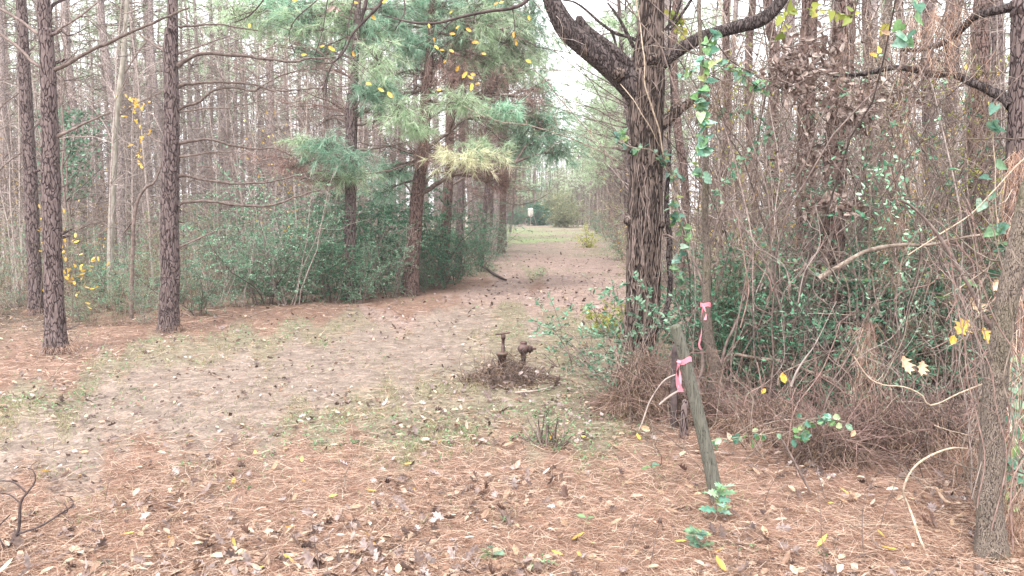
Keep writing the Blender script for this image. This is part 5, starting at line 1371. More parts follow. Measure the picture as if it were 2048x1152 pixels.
vine('sparse green leaved vine low in the thicket', [(1520, 470, 1), (1560, 520, 1), (1620, 530, 1), (1700, 560, 1), (1780, 560, 1)], 5.8, 'vine', gb, leaves=(50, .045, 'oval', 'heart'), twigs=20, tl=.35)
vine('leafy spray low in front of the thicket, small green oval leaves', [(1590, 880, 1.2), (1610, 840, 1.2), (1650, 835, 1), (1690, 842, 1)], 4.4, 'vine', gb, leaves=(34, .06, 'oval', 'heart'), twigs=14, tl=.25)
vine('leafy twig reaching right from the leaning post foot', [(1410, 885, 1.2), (1440, 878, 1.2), (1500, 870, 1), (1560, 860, 1)], 4.5, 'vine_pale', gb, leaves=(22, .05, 'oval', 'heart'), twigs=8, tl=.2)
straw_clump('straw strands tangled round the right side of the grey leaning tree', 2030, 560, 3.5, 50, 330, 700)
straw_clump('straw lying over the foot of the grey leaning tree on its right', 2030, 960, 3.4, 60, 150, 700)
for k in range(26):
    x0 = R.uniform(1930, 2060); y0 = R.uniform(850, 1130)
    vine('fine bare stem tangled round the grey leaning tree', [(x0, y0, 1.5), (x0 + R.uniform(-40, 40), y0 - 130, 1.4), (x0 + R.uniform(-60, 60), y0 - 280, 1.2), (x0 + R.uniform(-80, 80), y0 - R.uniform(350, 560), 1)], R.uniform(3.0, 3.9), ['vine', 'twig_rust', 'twig_pale'][k % 3], 'thin_stem', 'stem', twigs=8, tl=.22, group='fine stems round the grey leaning tree')
vine('leafy green spray low at the right edge behind the grey leaning tree', [(2045, 1000, 1.2), (2030, 900, 1.2), (2045, 800, 1), (2030, 720, 1)], 3.9, 'vine', gb, leaves=(50, .07, 'oval', 'shrub'), twigs=18, tl=.25)
# bare arching stems and sticks
vine('dark bare stem arching over to the grey leaning tree', [(1795, 405, 3), (1825, 420, 3.2), (1860, 450, 3.4), (1895, 500, 3.6), (1925, 560, 3.8), (1955, 610, 4), (1984, 655, 4.4)], 3.7, 'twig', 'arching_stem', 'stem', twigs=3)
vine('thick reddish stick slanting through the thicket', [(1640, 556, 5), (1690, 530, 5), (1735, 505, 4.5), (1790, 495, 4), (1850, 490, 3.5), (1920, 480, 3), (1980, 465, 2.4)], 4.8, 'vine', 'fallen_stick', 'stick', twigs=8, tl=.4)
vine('long thin pale stick rising to the right edge', [(1815, 512, 2), (1880, 470, 2), (1960, 412, 2.2), (2020, 352, 2.2), (2060, 310, 2)], 4.0, 'vine_pale', 'fallen_stick', 'stick')
vine('short splintered pale stick hanging above the thicket floor', [(1580, 776, 4), (1592, 745, 3.6), (1610, 715, 3), (1628, 692, 2), (1650, 650, 1.2), (1675, 600, 1)], 4.6, 'twig_pale', 'fallen_stick', 'stick', twigs=5, tl=.12)
vine('pale curly vine looping across to the grey leaning tree', [(1706, 712, 2.2), (1735, 751, 2.2), (1767, 767, 2.4), (1806, 774, 2.4), (1845, 794, 2.4), (1855, 812, 2.6), (1876, 810, 2.6), (1923, 786, 2.8), (1970, 765, 3), (1998, 760, 2.2)], 3.4, 'vine_pale', 'curly_vine', 'vine', wob=.009)
vine('knobbly pale vine bowing down to the litter, lower right', [(1939, 899, 3), (1904, 899, 3.2), (1861, 914, 3.4), (1825, 939, 3.6), (1806, 982, 3.8), (1814, 1010, 4), (1833, 1065, 4, -.1), (1853, 1108, 4, -.2), (1872, 1150, 4, -.3)], 3.5, 'vine_pale', 'curly_vine', 'vine', wob=.009)
vine('pale root-like vine lying at the foot of the grey leaning tree', [(1794, 1139, 3), (1845, 1147, 3.6), (1892, 1131, 4), (1943, 1108, 4.2), (1998, 1091, 4)], 3.28, 'vine_pale', 'curly_vine', 'vine', wob=.009)
vine('short pale vine hooked on the grey leaning trunk', [(1956, 905, 1.6), (1957, 982, 2.2), (1966, 1006, 2.4), (1988, 1018, 2.2)], 3.3, 'vine_pale', 'curly_vine', 'vine', wob=.006)
vine('thin pale vine crossing above the litter at lower right', [(1870, 850, 1.4), (1900, 860, 1.6), (1940, 870, 1.6), (1975, 895, 1.4)], 3.5, 'vine_pale', 'curly_vine', 'vine')
vine('bare twig curving up beside the leaning post', [(1400, 700, 4), (1404, 740, 4), (1396, 760, 3.5), (1400, 790, 3.5), (1406, 850, 4)], 5.4, 'twig', 'curly_vine', 'vine')
vine('pale bent branch behind the leaning post', [(1275, 860, 2.4), (1310, 790, 2.2), (1330, 762, 2.5), (1350, 752, 2.2)], 5.0, 'twig_pale', 'fallen_stick', 'stick', twigs=3, tl=.1)
vine('pale broken stick propped behind the leaning post', [(1318, 812, 3.4), (1340, 793, 3.6), (1362, 780, 3.2)], 4.7, 'twig_pale', 'fallen_stick', 'stick')
vine('dark leaning stem at the lower right of the leaning post', [(1560, 880, 2), (1590, 930, 2.6), (1615, 980, 3), (1637, 1040, 3.4)], 4.0, 'twig', 'arching_stem', 'stem', twigs=5, tl=.15)
vine('long horizontal branch lying across the thicket floor', [(1470, 712, 3.5), (1530, 718, 3.8), (1600, 735, 4), (1650, 755, 4), (1700, 782, 4)], 5.6, 'vine', 'fallen_stick', 'stick', twigs=6)
vine('grey log half hidden behind the leaning post', [(1480, 880, 6), (1520, 868, 7), (1560, 862, 6), (1620, 845, 4)], 5.3, 'twig', 'fallen_stick', 'stick', twigs=6)
k_ = 0
for _ in range(120):
    x0 = R.uniform(1480, 2040); y0 = R.uniform(560, 960); Yv = R.uniform(4.2, 6.2)
    dx, dy = R.uniform(-120, 120), R.uniform(-260, -40)
    if x0 + dx < 1440: dx = abs(dx)
    o = vine('bare thin stem criss-crossing the front of the right thicket', [(x0, y0, 1.3), (x0 + dx * .25 + R.uniform(-25, 25), y0 + dy * .3, 1.2), (x0 + dx * .6 + R.uniform(-25, 25), y0 + dy * .6, 1.0), (x0 + dx, y0 + dy, .7)], Yv, ['vine', 'twig_rust', 'twig', 'twig_pale', 'twig_rust', 'twig_dark'][k_ % 6], 'thin_stem', 'stem', twigs=8, tl=.3, group='thin stems at the thicket front'); k_ += 1
print('STAGE thicket')

# ------------------------------------------------------------------ overhanging branches with yellow leaves (top centre)
def over(label, lines, Y, leaves_px, mat='twig_dark', twigs=8):
    c0 = at(lines[0][0][0], lines[0][0][1], Y)
    t = thing('overhanging_branch', label, 'branch', c0); allp = []
    for ln_ in lines:
        Cc = px_line(ln_, Y); n = max(8, int(np.linalg.norm(np.diff(Cc[:, :3], axis=0), axis=1).sum() / .03))
        S_ = catmull(Cc, n); m_ = MB(); m_.tubes(S_[:, :3], np.maximum(S_[:, 3], .0006), 6)
        if twigs and ln_[0][2] > .8: side_twigs(m_, S_[:, :3], None, twigs, .28, .0013, jit=.2)
        obj('stem', m_, M[mat], t, off=c0); allp.append(S_[:, :3])
    allp = np.vstack(allp)
    for (x, y, s, a) in leaves_px:
        p = at(x, y, Y + R.uniform(-.05, .05)); lb = MB()
        L = s * .85 * R.uniform(.7, 1.1) * Y / F
        d = np.array([[math.cos(a), .3 * R.uniform(-1, 1), -math.sin(a)]])
        lb.leaves(p[None] - d * L * .5, d, np.array([[R.uniform(-.3, .3), -1, R.uniform(.1, .6)]]), L, L * .5, 'oval', .15, .12)
        lf = obj('leaf', lb, M['leaf_yellow'], t, off=c0)
        q = allp[np.argmin(np.linalg.norm(allp - p, axis=1))]; b0 = p - unit(d[0]) * L * .5
        tb_ = MB(); mid = (q + b0) / 2 + np.array([0, 0, .02]); tb_.tubes(catmull(np.array([q, mid, b0]), 8), np.linspace(.0016, .0009, 8), 4)
        obj('petiole', tb_, M[mat], lf, off=c0)
    return t
over('long dark twig arching across the top centre, hung with yellow leaves', [[(1095, -90, 5), (1075, -30, 4.5), (1050, 4, 4), (1020, 17, 3.6), (980, 22, 3.2), (925, 33, 3), (880, 45, 2.8), (845, 47, 2.6), (810, 42, 2), (765, 30, 1.2)], [(925, 33, 1.6), (900, 45, 1.2), (885, 60, .9)], [(870, 44, 1), (866, 80, .8), (872, 100, .7)], [(1025, 15, 1.2), (1030, 60, .9), (1029, 90, .7)], [(950, 28, 1), (945, 60, .8), (940, 110, .6), (955, 150, .5)]], 4.6,
     [(858, 52, 14, 1.4), (868, 80, 16, 1.5), (873, 95, 15, .8), (884, 100, 16, .1), (903, 102, 14, .6), (890, 123, 11, -.7), (905, 68, 16, .1), (902, 25, 16, -.7), (992, 8, 18, -.4), (1028, 70, 20, 1.5), (1031, 85, 18, 1.4), (1058, 36, 20, 1.3), (1057, 123, 17, .5), (930, 150, 20, -.8), (940, 155, 22, .6), (947, 150, 22, .5), (943, 174, 18, 1.8), (915, 137, 16, -1), (951, 85, 18, .1), (968, 108, 16, .3), (1003, 5, 16, -.3), (878, 180, 13, .1), (915, 55, 14, -.6), (938, 60, 16, .5), (955, 168, 16, 0)])
over('drooping dark twigs at upper centre left carrying a few yellow leaves', [[(775, -60, 4), (765, 0, 3.4), (735, 35, 3), (705, 68, 2.4), (690, 100, 2), (665, 125, 1.6), (630, 123, 1), (590, 110, .8)], [(733, 0, 4), (728, 20, 4), (722, 45, 1.5)], [(665, 125, 1.2), (655, 150, 1), (645, 180, .8)], [(635, 0, 1.3), (590, 40, 1.2), (578, 75, 1.1), (590, 105, 1)], [(700, 70, 1.2), (680, 80, 1), (650, 92, 1)], [(655, 0, 1.2), (645, 60, 1), (630, 110, .8)]], 4.9,
     [(770, 3, 18, -.5), (747, 35, 20, .9), (608, 110, 19, 0), (645, 93, 15, -.2), (664, 98, 20, .6), (707, 108, 15, 1.3), (738, 168, 18, .3), (762, 180, 20, .6), (780, 190, 22, .9), (590, 2, 14, 0), (499, 52, 16, 1.5)], twigs=12)
over('thin drooping twigs at the top between the long-branched pine and centre', [[(560, -60, 2), (530, -5, 1.6), (500, 30, 1.3), (470, 45, 1)], [(720, -40, 2), (700, 30, 1.3), (690, 90, 1.1), (660, 140, .9), (650, 190, .8)], [(800, -30, 2), (810, 20, 1.4), (790, 60, 1)]], 5.4, [(712, 6, 16, .2)], twigs=16)
dl = dead_cluster('single curled dead leaf caught in the top twigs', 671, 14, 4.9, 5, 5, 5, .05)

# ------------------------------------------------------------------ rusty pipes, post, ribbons, feeder
def metal_mat(name, base, rust, rough=.6, metal=.3):
    m, nt, ns, ln = new_mat(name)
    tc = ns.new('ShaderNodeTexCoord'); nz = ns.new('ShaderNodeTexNoise'); nz.inputs['Scale'].default_value = 22; nz.inputs['Detail'].default_value = 6
    ln.new(tc.outputs['Object'], nz.inputs['Vector'])
    rp = ramp(ns, [(base, .38), (rust, .62)]); ln.new(nz.outputs[0], rp.inputs[0])
    p = ns.new('ShaderNodeBsdfPrincipled'); p.inputs['Roughness'].default_value = rough; p.inputs['Metallic'].default_value = metal
    ln.new(rp.outputs[0], p.inputs['Base Color'])
    b = ns.new('ShaderNodeBump'); b.inputs['Strength'].default_value = .4; b.inputs['Distance'].default_value = .003; ln.new(nz.outputs[0], b.inputs['Height']); ln.new(b.outputs[0], p.inputs['Normal'])
    o = ns.new('ShaderNodeOutputMaterial'); ln.new(p.outputs[0], o.inputs[0])
    return m
M['rust'] = metal_mat('rusty_iron', (.045, .028, .026), (.13, .075, .065))
M['rust_green'] = metal_mat('painted_iron', (.05, .09, .07), (.16, .08, .06))
M['galv'] = metal_mat('feeder_drum', (.75, .74, .70), (.66, .66, .62), .5, 0)
M['pink'] = leaf_mat('pink_tape', [(.90, .27, .36), (.94, .42, .50)], .35, .35, .4)
def lathe(prof, sides=20):
    """prof list of (r,z)"""
    m_ = MB(); a = np.arange(sides) / sides * 2 * np.pi
    V = np.array([[r * math.cos(t), r * math.sin(t), z] for r, z in prof for t in a])
    idx = np.arange(len(prof) * sides).reshape(len(prof), sides); nx = np.roll(idx, -1, 1)
    return m_.add(V, np.stack([idx[:-1], nx[:-1], nx[1:], idx[1:]], -1).reshape(-1, 4))
gv = gnd(1004, 762); YV = gv[1]; sc = YV / F
t = thing('valve_standpipe', 'rusty upright pipe with a T handle on top, in the debris mound', 'pipe', gv)
zT = at(1006, 667, YV)[2] - gv[2]
zc = at(1006, 708, YV)[2] - gv[2]
m_ = lathe([(.036, -.05), (.036, zc - .02), (.042, zc - .02), (.042, zc + .004), (.03, zc + .01), (.0, zc + .01)], 20); obj('casing', m_, M['rust'], t)
m_ = lathe([(.046, zc - .005), (.056, zc - .003), (.056, zc + .012), (.03, zc + .016), (.017, zc + .016)], 8); obj('collar', m_, M['rust_green'], t)
m_ = lathe([(.017, zc), (.018, zc + .07), (.014, zc + .072), (.014, zT - .05), (.02, zT - .048), (.02, zT - .012), (.014, zT - .01), (0, zT)], 14); o = obj('spindle', m_, M['rust'], t); o.rotation_euler = (0, .03, 0)
m_ = MB(); m_.tubes(np.array([[-.062, 0, -.006], [-.03, 0, -.004], [0, 0, 0], [.03, 0, .004], [.064, 0, .008]]), np.array([.0085, .008, .012, .008, .0085]), 10)
o = obj('handle', m_, M['rust'], t); o.location = (0.004, 0, zT)
gh = gnd(1047, 745); YH = gh[1]
t = thing('yard_hydrant', 'short rusty pipe topped by a bulbous open valve head', 'pipe', gh)
zH = at(1049, 683, YH)[2] - gh[2]; zb = at(1049, 706, YH)[2] - gh[2]
obj('pipe', lathe([(.021, -.06), (.021, zb - .05), (.026, zb - .048), (.026, zb - .02), (.03, zb - .008), (.034, zb)], 16), M['rust'], t)
hc = (zb + zH) / 2
prof = [(.030, zb - .004), (.046, zb + .012), (.056, zb + .035), (.052, zb + .058), (.036, zb + .075), (.030, zb + .080), (.033, zH - .012), (.033, zH), (.024, zH), (.022, zb + .06), (0, zb + .055)]
obj('valve_head', lathe(prof, 22), M['rust'], t)
m_ = lathe([(.022, .02), (.034, .05), (.042, .052), (.042, .066), (.028, .07), (.028, .084), (.012, .086), (.009, .088), (.009, .118), (0, .12)], 14)
o = obj('side_spout', m_, M['rust'], t); o.location = (0, 0, zb + .036); o.rotation_euler = (0, math.radians(88), 0)
mb = MB(); n = 620
a = rng.uniform(0, 6.28, n); r_ = rng.uniform(0, 1, n) ** .7
S_ = np.stack([gv[0] + .06 + np.cos(a) * r_ * .40, gv[1] + np.sin(a) * r_ * .28, np.zeros(n)], 1); S_[:, 2] = ground_z(S_[:, 0], S_[:, 1]) + (1 - r_) ** 1.5 * .26 * rng.uniform(.1, 1, n)
Q = wander(S_, rng.normal(size=(n, 3)) * [1, 1, .45], rng.uniform(.10, .34, n), 6, .3, .05)
mb.tubes(Q, lin(rng.uniform(.002, .0045, n), np.full(n, .001), 6), 3)
n = 2600; a = rng.uniform(0, 6.28, n); r_ = rng.uniform(0, 1, n) ** .6
P = np.stack([gv[0] + .06 + np.cos(a) * r_ * .42, gv[1] + np.sin(a) * r_ * .30, np.zeros(n)], 1); P[:, 2] = ground_z(P[:, 0], P[:, 1]) + .01 + (1 - r_) ** 1.5 * .26 * rng.uniform(.2, 1, n)
mb.needles(P, rng.normal(size=(n, 3)) * [1, 1, .35], rng.uniform(.06, .16, n), .0022, rng.normal(size=(n, 3)) * .4, mi=1)
n = 60; a = rng.uniform(0, 6.28, n); r_ = rng.uniform(.2, 1, n) ** .6
mb.leaves(np.stack([gv[0] + .06 + np.cos(a) * r_ * .42, gv[1] + np.sin(a) * r_ * .3, .05 + (1 - r_) * .12], 1), rng.normal(size=(n, 3)), rng.normal(size=(n, 3)) + [0, -.4, .8], .055, .035, 'oval', .3, .3, mi=2)
solo('debris_mound', mb, [M['twig'], M['straw_brown'], M['litter_mauve']], 'low mound of dead twigs and old straw round the rusty pipes', 'debris', gv)

gp = gnd(1436, 1008); YP = gp[1]
t = thing('leaning_post', 'grey-green weathered round post leaning left over the pine straw', 'post', gp)
Cc = px_line([(1448, 1050, 14.5), (1436, 1008, 14), (1420, 930, 13.3), (1402, 850, 12.5), (1380, 760, 11.8), (1365, 700, 11.3), (1351, 655, 10.8), (1350, 651, 10)], YP)
m_ = MB(); n = 60; S_ = catmull(Cc, n)
trunk(m_, Cc, 28, .015, .02, (2, .5), seed=3)
M['post'] = bark_mat('weathered_post', (.04, .038, .032), (.095, .092, .074), (.175, .17, .145), 30, .05, .025, .7, moss=(.085, .10, .06), dist=.006)
obj('shaft', m_, M['post'], t, off=gp)
def ribbon(label, px, py, Y, r, tail_px, ax=(0, 0, 1)):
    """a flat tape wound once round a stem, knotted, with hanging tails"""
    c = at(px, py, Y)
    t = thing('pink_ribbon', label, 'ribbon', c)
    m_ = MB(); n = 28; a = np.linspace(0, 2 * np.pi, n); ax = unit(np.array(ax, float))
    A = unit(np.cross(ax, [0, 1, 0])); Bv = np.cross(ax, A)
    for j, (wd, tl_) in enumerate([(.011, 0), (.008, .007)]):
        ring = c + (A[None] * np.cos(a)[:, None] + Bv[None] * np.sin(a)[:, None]) * (r + .001 + j * .0012) + ax[None] * (np.sin(a)[:, None] * .006 + tl_ + .004 * np.cos(a * 3)[:, None])
        up = ring + ax * wd; dn = ring - ax * wd
        V = np.stack([dn, up], 1).reshape(-1, 3)
        m_.add(V, [(2 * i, 2 * i + 2, 2 * i + 3, 2 * i + 1) for i in range(n - 1)])
    obj('band', m_, M['pink'], t, off=c)
    for (pts, wd) in tail_px:
        q = np.array([at(a_, b_, Y - r - .012) for a_, b_ in pts]); q = catmull(q, 14)
        tw = np.linspace(0, 2.4, 14) + R.uniform(0, 1)
        s_ = np.stack([np.cos(tw), np.sin(tw) * .6, np.zeros(14)], 1) * wd
        m_ = MB(); m_.add(np.stack([q - s_, q + s_], 1).reshape(-1, 3), [(2 * i, 2 * i + 2, 2 * i + 3, 2 * i + 1) for i in range(13)])
        obj('tail', m_, M['pink'], t, off=c)
    m_ = MB(); kq = at(px - 12 if px < 1400 else px - 5, py + 2, Y - r * .6 - .01)
    m_.tubes(kq + np.array([[-.01, 0, .004], [-.004, -.004, 0], [.004, -.004, 0], [.01, 0, -.004]]), np.array([.004, .008, .008, .004]), 8)
    obj('knot', m_, M['pink'], t, off=c)
axp = Cc[5, :3] - Cc[3, :3]
ribbon('pink tape tied round the upper part of the leaning post', 1370, 722, YP, .033, [([(1358, 727), (1353, 745), (1356, 765), (1362, 784)], .014), ([(1357, 728), (1360, 750), (1359, 775)], .008)], axp)
ribbon('pink tape on the crooked sapling, long narrow tail', 1411, 610, 5.75, .036, [([(1406, 613), (1402, 640), (1403, 665), (1398, 690), (1403, 700)], .008), ([(1407, 612), (1412, 628), (1410, 640)], .01)])

ff = gnd(1061, 452); YF = 88.0
x0 = place_px(1061, YF); fz = float(ground_z(x0, YF))
t = thing('game_feeder', 'small white box feeder on thin legs at the far end of the trail', 'feeder', (x0, YF, fz))
m_ = lathe([(0, 1.0), (.14, 1.02), (.30, 1.25), (.30, 1.85), (.31, 1.87), (.31, 1.92), (.05, 2.0), (0, 2.0)], 20); o = obj('drum', m_, M['galv'], t); o.scale = (1, 1, 1)
for k in range(3):
    a = k * 2.094 + .5; m_ = MB(); m_.tubes(np.array([[.3 * math.cos(a), .3 * math.sin(a), 1.5], [.55 * math.cos(a), .55 * math.sin(a), .7], [.85 * math.cos(a), .85 * math.sin(a), -.05]]), np.full(3, .022), 6); obj('leg', m_, M['twig_pale'], t)

# ------------------------------------------------------------------ foreground small plants
def sprout(label, px, py, pts, leaves_n, sz, mat='heart', kind='lobed', stemmat='vine', twigs=4):
    g = gnd(px, py); t = thing('sprout', label, 'plant', g)
    Cc = px_line([(a, b, 1.5) for a, b in pts], g[1]); Cc[0, 2] = g[2] - .02
    S_ = catmull(Cc, 12); m_ = MB(); m_.tubes(S_[:, :3], np.linspace(.003, .0015, 12), 5)
    Q = side_twigs(m_, S_[:, :3], None, twigs, .08, .001); obj('stem', m_, M[stemmat], t, off=g)
    k = rng.integers(4, 12, leaves_n); lb = MB(); a = np.arange(leaves_n) * 2.4
    lb.leaves(S_[k, :3], np.stack([np.cos(a), np.sin(a) * .6, rng.uniform(-.1, .4, leaves_n)], 1), rng.normal(size=(leaves_n, 3)) * .25 + [0, -.35, 1], sz * rng.uniform(.6, 1.1, leaves_n), sz * .55, kind, -.15, .1)
    obj('leaves', lb, M[mat], t, off=g)
sprout('young oak sprout with blue-green lobed leaves at the leaning post foot', 1432, 1045, [(1432, 1045), (1434, 1010), (1440, 980), (1445, 970)], 14, .085)
sprout('smaller oak sprout in the straw below the leaning post', 1406, 1100, [(1406, 1140), (1402, 1100), (1396, 1075), (1392, 1060)], 14, .075)
sprout('single green sprout standing in straw left of the leaning post', 1303, 950, [(1303, 955), (1303, 940), (1303, 925)], 5, .06, 'heart', 'oval')
sprout('little green sprout at the bottom centre litter', 985, 1120, [(985, 1120), (985, 1105), (983, 1095)], 7, .06, 'heart', 'oval')
sprout('green weed sprig in the bottom left litter', 205, 1132, [(205, 1136), (205, 1125), (208, 1115)], 6, .05, 'heart', 'oval')
sprout('green two-leaf seedling at lower centre right of the trail litter', 1215, 1048, [(1172, 1050), (1172, 1040), (1172, 1034)], 3, .05, 'grass_green', 'oval')
for i_, (x, y) in enumerate([(910, 870), (1005, 880), (700, 890), (640, 885), (270, 785), (190, 790), (370, 930), (965, 860), (1060, 1140), (1090, 880), (860, 925), (500, 980), (1480, 1100), (1640, 1105), (650, 690), (1000, 1040)]):
    g = gnd(x, y); s_ = make_shrub('weed', 'small green weed poking through the litter', .10, .16, 'grass_green', 8, 14, 8, .022, group='small weeds in the litter'); s_['category'] = 'plant'
    s_.location = tuple(float(v) for v in g)
# dead twiggy bush bottom left and sticks
def stick(label, pts, Y, mat='twig', twigs=0, tl=.15, name='fallen_stick', cat='stick'):
    return vine(label, pts, Y, mat, name, cat, twigs=twigs, tl=tl, wob=.006)
g = gnd(10, 1100); YS = g[1]
t = thing('dead_bush', 'bare dark dead twigs standing in the bottom left corner', 'shrub', g)
for ln_ in [[(-20, 1150, 3.6), (0, 1112, 3.4), (35, 1068, 3), (41, 1007, 2.6), (54, 986, 2.2), (70, 964, 1.6), (68, 942, 1.2), (55, 936, 1)], [(54, 986, 1.8), (26, 964, 1.5), (-5, 962, 1.2)], [(35, 1068, 2.4), (83, 1051, 2.2), (118, 1029, 2), (146, 1010, 1.6), (140, 995, 1), (120, 990, .8)], [(118, 1029, 1.3), (135, 1022, 1), (128, 1005, .8)], [(41, 1007, 1.6), (20, 990, 1.3), (-5, 985, 1)], [(10, 1100, 2), (-5, 1060, 1.5), (20, 1030, 1.2)]]:
    S_ = catmull(px_line(ln_, YS), 24); m_ = MB(); m_.tubes(S_[:, :3], np.maximum(S_[:, 3], .0008), 6); side_twigs(m_, S_[:, :3], None, 3, .08, .001); obj('branch', m_, M['twig_dark'], t, off=g)
def ground_line(pts, lift=.012):
    out = []
    for (x, y, r) in pts:
        p = gnd(x, y); out.append([p[0], p[1], p[2] + lift + r * p[1] / F, r * p[1] / F])
    return np.array(out)
for lab, pts, mat in [('thick short broken stick in the bottom left litter', [(60, 1142, 3), (100, 1134, 4.5), (135, 1118, 5), (166, 1096, 4.5)], 'twig'), ('long dark stick half buried in the bottom centre litter', [(796, 1147, 3), (850, 1118, 3.5), (905, 1103, 3), (940, 1100, 2)], 'twig'), ('thin pale stick in the grass right of the pipes', [(1030, 790, 2), (1080, 785, 2), (1130, 770, 1.6)], 'twig_pale'), ('grey stick lying in the far right litter', [(1700, 1060, 3), (1760, 1058, 3.4), (1830, 1062, 3)], 'vine'), ('bent thin twig lying in the bottom middle litter', [(560, 1150, 2), (600, 1135, 2), (640, 1142, 1.6), (655, 1150, 1.2)], 'twig'), ('fallen dead branch sprawled at the trail edge under the dark shrubs', [(1012, 563, 2), (990, 553, 3), (972, 540, 2.4), (955, 530, 2)], 'twig_dark')]:
    Cc = ground_line(pts); m_ = MB(); S_ = catmull(Cc, 24); m_.tubes(S_[:, :3], S_[:, 3], 8); side_twigs(m_, S_[:, :3], None, 4, .1, .0015)
    solo('fallen_stick', m_, M[mat], lab, 'stick', S_[0, :3])
# thin upright twigs standing in the litter
for i_, (x, y, h, l_) in enumerate([(1245, 1110, 130, .35), (1300, 1130, 120, .3), (1470, 1150, 90, .1), (1645, 1150, 200, -.1), (1730, 1120, 190, -.15), (1760, 1060, 160, .1), (210, 1010, 60, .1), (1530, 1020, 150, 0), (1555, 900, 90, .2), (1650, 1000, 170, -.2), (640, 1150, 90, -.4), (700, 1130, 50, -.2)]):
    g = gnd(x, y); Lh = h * g[1] / F
    P = wander(g[None], np.array([[l_, 0, 1]]), Lh, 8, .1); m_ = MB(); m_.tubes(P, lin([.003], [.001], 8), 4); side_twigs(m_, P[0], None, 4, .12, .001)
    solo('upright_twig', m_, M['twig'], 'thin bare twig standing up out of the foreground litter', 'twig', g, 'bare twigs standing in the litter')
print('STAGE props')

# ------------------------------------------------------------------ litter
def sample_px(n, x0, x1, y0, y1, power=1.0):
    """ground points with roughly even spread over an image-like wedge of ground in front of the viewer"""
    py = rng.uniform(y0, y1, n); px = rng.uniform(x0, x1, n)
    b = (py - 576) / F
    d = np.stack([(px - 1024) / F, ct - b * st, -st - b * ct], 1)
    tt = -CAMZ / d[:, 2]
    X, Y = d[:, 0] * tt, d[:, 1] * tt
    return X, Y
def keep(X, Y, wts):
    w = gclass(X, Y); p = np.zeros(len(X))
    for k, v in wts.items(): p += w[:, CK.index(k)] * v
    s_ = rng.random(len(X)) < p
    return X[s_], Y[s_]
# pine straw on the ground
mb = MB()
X, Y = sample_px(190000, -300, 2350, 610, 1380); X, Y = keep(X, Y, {'straw': 1.0, 'red': .45, 'grass': .22, 'dirt': .07, 'leafy': .15, 'forest': .4})
n = len(X); a = rng.uniform(0, np.pi * 2, n); cl = vnoise(X * 3, Y * 3, seed=71)
D = np.stack([np.cos(a), np.sin(a), rng.normal(size=n) * .16], 1)
mb.needles(np.stack([X, Y, ground_z(X, Y) + .004 + rng.random(n) * (.01 + .03 * cl)], 1), D, rng.uniform(.06, .17, n) * np.clip(Y / 9, 1, 1.6), .0019 * np.clip(Y[:, None] / 5, .8, 2.2), rng.normal(size=(n, 3)) * [.35, .35, .1])
tag(obj('pine_straw', mb, M['straw'], None), 'orange-brown carpet of fallen pine needles over the foreground', 'pine straw', kind='stuff')
# mixed small leaves: oval & lobed
mb = MB()
X, Y = sample_px(40000, -300, 2350, 500, 1350); X, Y = keep(X, Y, {'straw': .32, 'red': .22, 'grass': .40, 'dirt': .13, 'leafy': .8, 'forest': .5})
sel = vnoise(X * 1.7, Y * 1.7, seed=61) + .5 * vnoise(X * 6, Y * 6, seed=62) > .72 + .25 * (rng.random(len(X)) - .5); X, Y = X[sel], Y[sel]
n = len(X); a = rng.uniform(0, np.pi * 2, n)
def lay(mb, X, Y, sz, kind, mi, tilt=.35, wr=.5, curl=.35):
    n = len(X); a = rng.uniform(0, np.pi * 2, n)
    mb.leaves(np.stack([X, Y, ground_z(X, Y) + .012 + rng.random(n) * .02], 1), np.stack([np.cos(a), np.sin(a), rng.normal(size=n) * .2], 1), rng.normal(size=(n, 3)) * tilt + [0, 0, 1], sz, sz * wr, kind, rng.normal(size=n) * curl, .2, mi)
h = n // 2
lay(mb, X[:h], Y[:h], rng.uniform(.025, .07, h) * np.clip(Y[:h] / 9, 1, 1.5), 'oval', 0)
lay(mb, X[h:], Y[h:], rng.uniform(.02, .065, n - h) * np.clip(Y[h:] / 9, 1, 1.5), 'lobed', 1, .6, .7, .8)
X, Y = sample_px(7000, 0, 1300, 480, 1000); X, Y = keep(X, Y, {'grass': .3, 'dirt': .35, 'leafy': 1.0, 'red': .3})
n = len(X); lay(mb, X, Y, rng.uniform(.015, .05, n) * np.clip(Y / 8, 1, 2), 'quad', 1, .6, .7)
tag(obj('leaf_litter', mb, [M['litter'], M['litter_mauve']], None, False), 'scattered dry brown and mauve leaves over the trail and straw', 'leaf litter', kind='stuff')
# grass
mb = MB()
X, Y = sample_px(80000, -100, 1500, 455, 1050); X, Y = keep(X, Y, {'grass': .8, 'green': 1.0, 'dirt': .10, 'straw': .05, 'leafy': .05, 'red': .08})
sel = vnoise(X * 2.3, Y * 2.3, seed=80) + .5 * vnoise(X * 9, Y * 9, seed=81) > .78; X, Y = X[sel], Y[sel]
n = len(X)
mb.needles(np.stack([X, Y, ground_z(X, Y)], 1), np.stack([rng.normal(size=n) * .6, rng.normal(size=n) * .6, np.ones(n)], 1), rng.uniform(.02, .075, n) * np.clip(Y / 12, 1, 1.8), .004 * np.clip(Y[:, None] / 7, 1, 5), rng.normal(size=(n, 3)) * [.5, .5, .1])
tag(obj('grass', mb, M['grass'], None), 'thin yellow-green grass beside the trail', 'grass', kind='stuff')
mb = MB()
X, Y = sample_px(42000, 0, 1300, 455, 960); X, Y = keep(X, Y, {'grass': .5, 'green': 1.0, 'dirt': .05, 'red': .05})
sel = (vnoise(X * 1.3, Y * 1.3, seed=90) > .56) | (Y > 40); X, Y = X[sel], Y[sel]; n = len(X)
a = rng.uniform(0, 6.28, n)
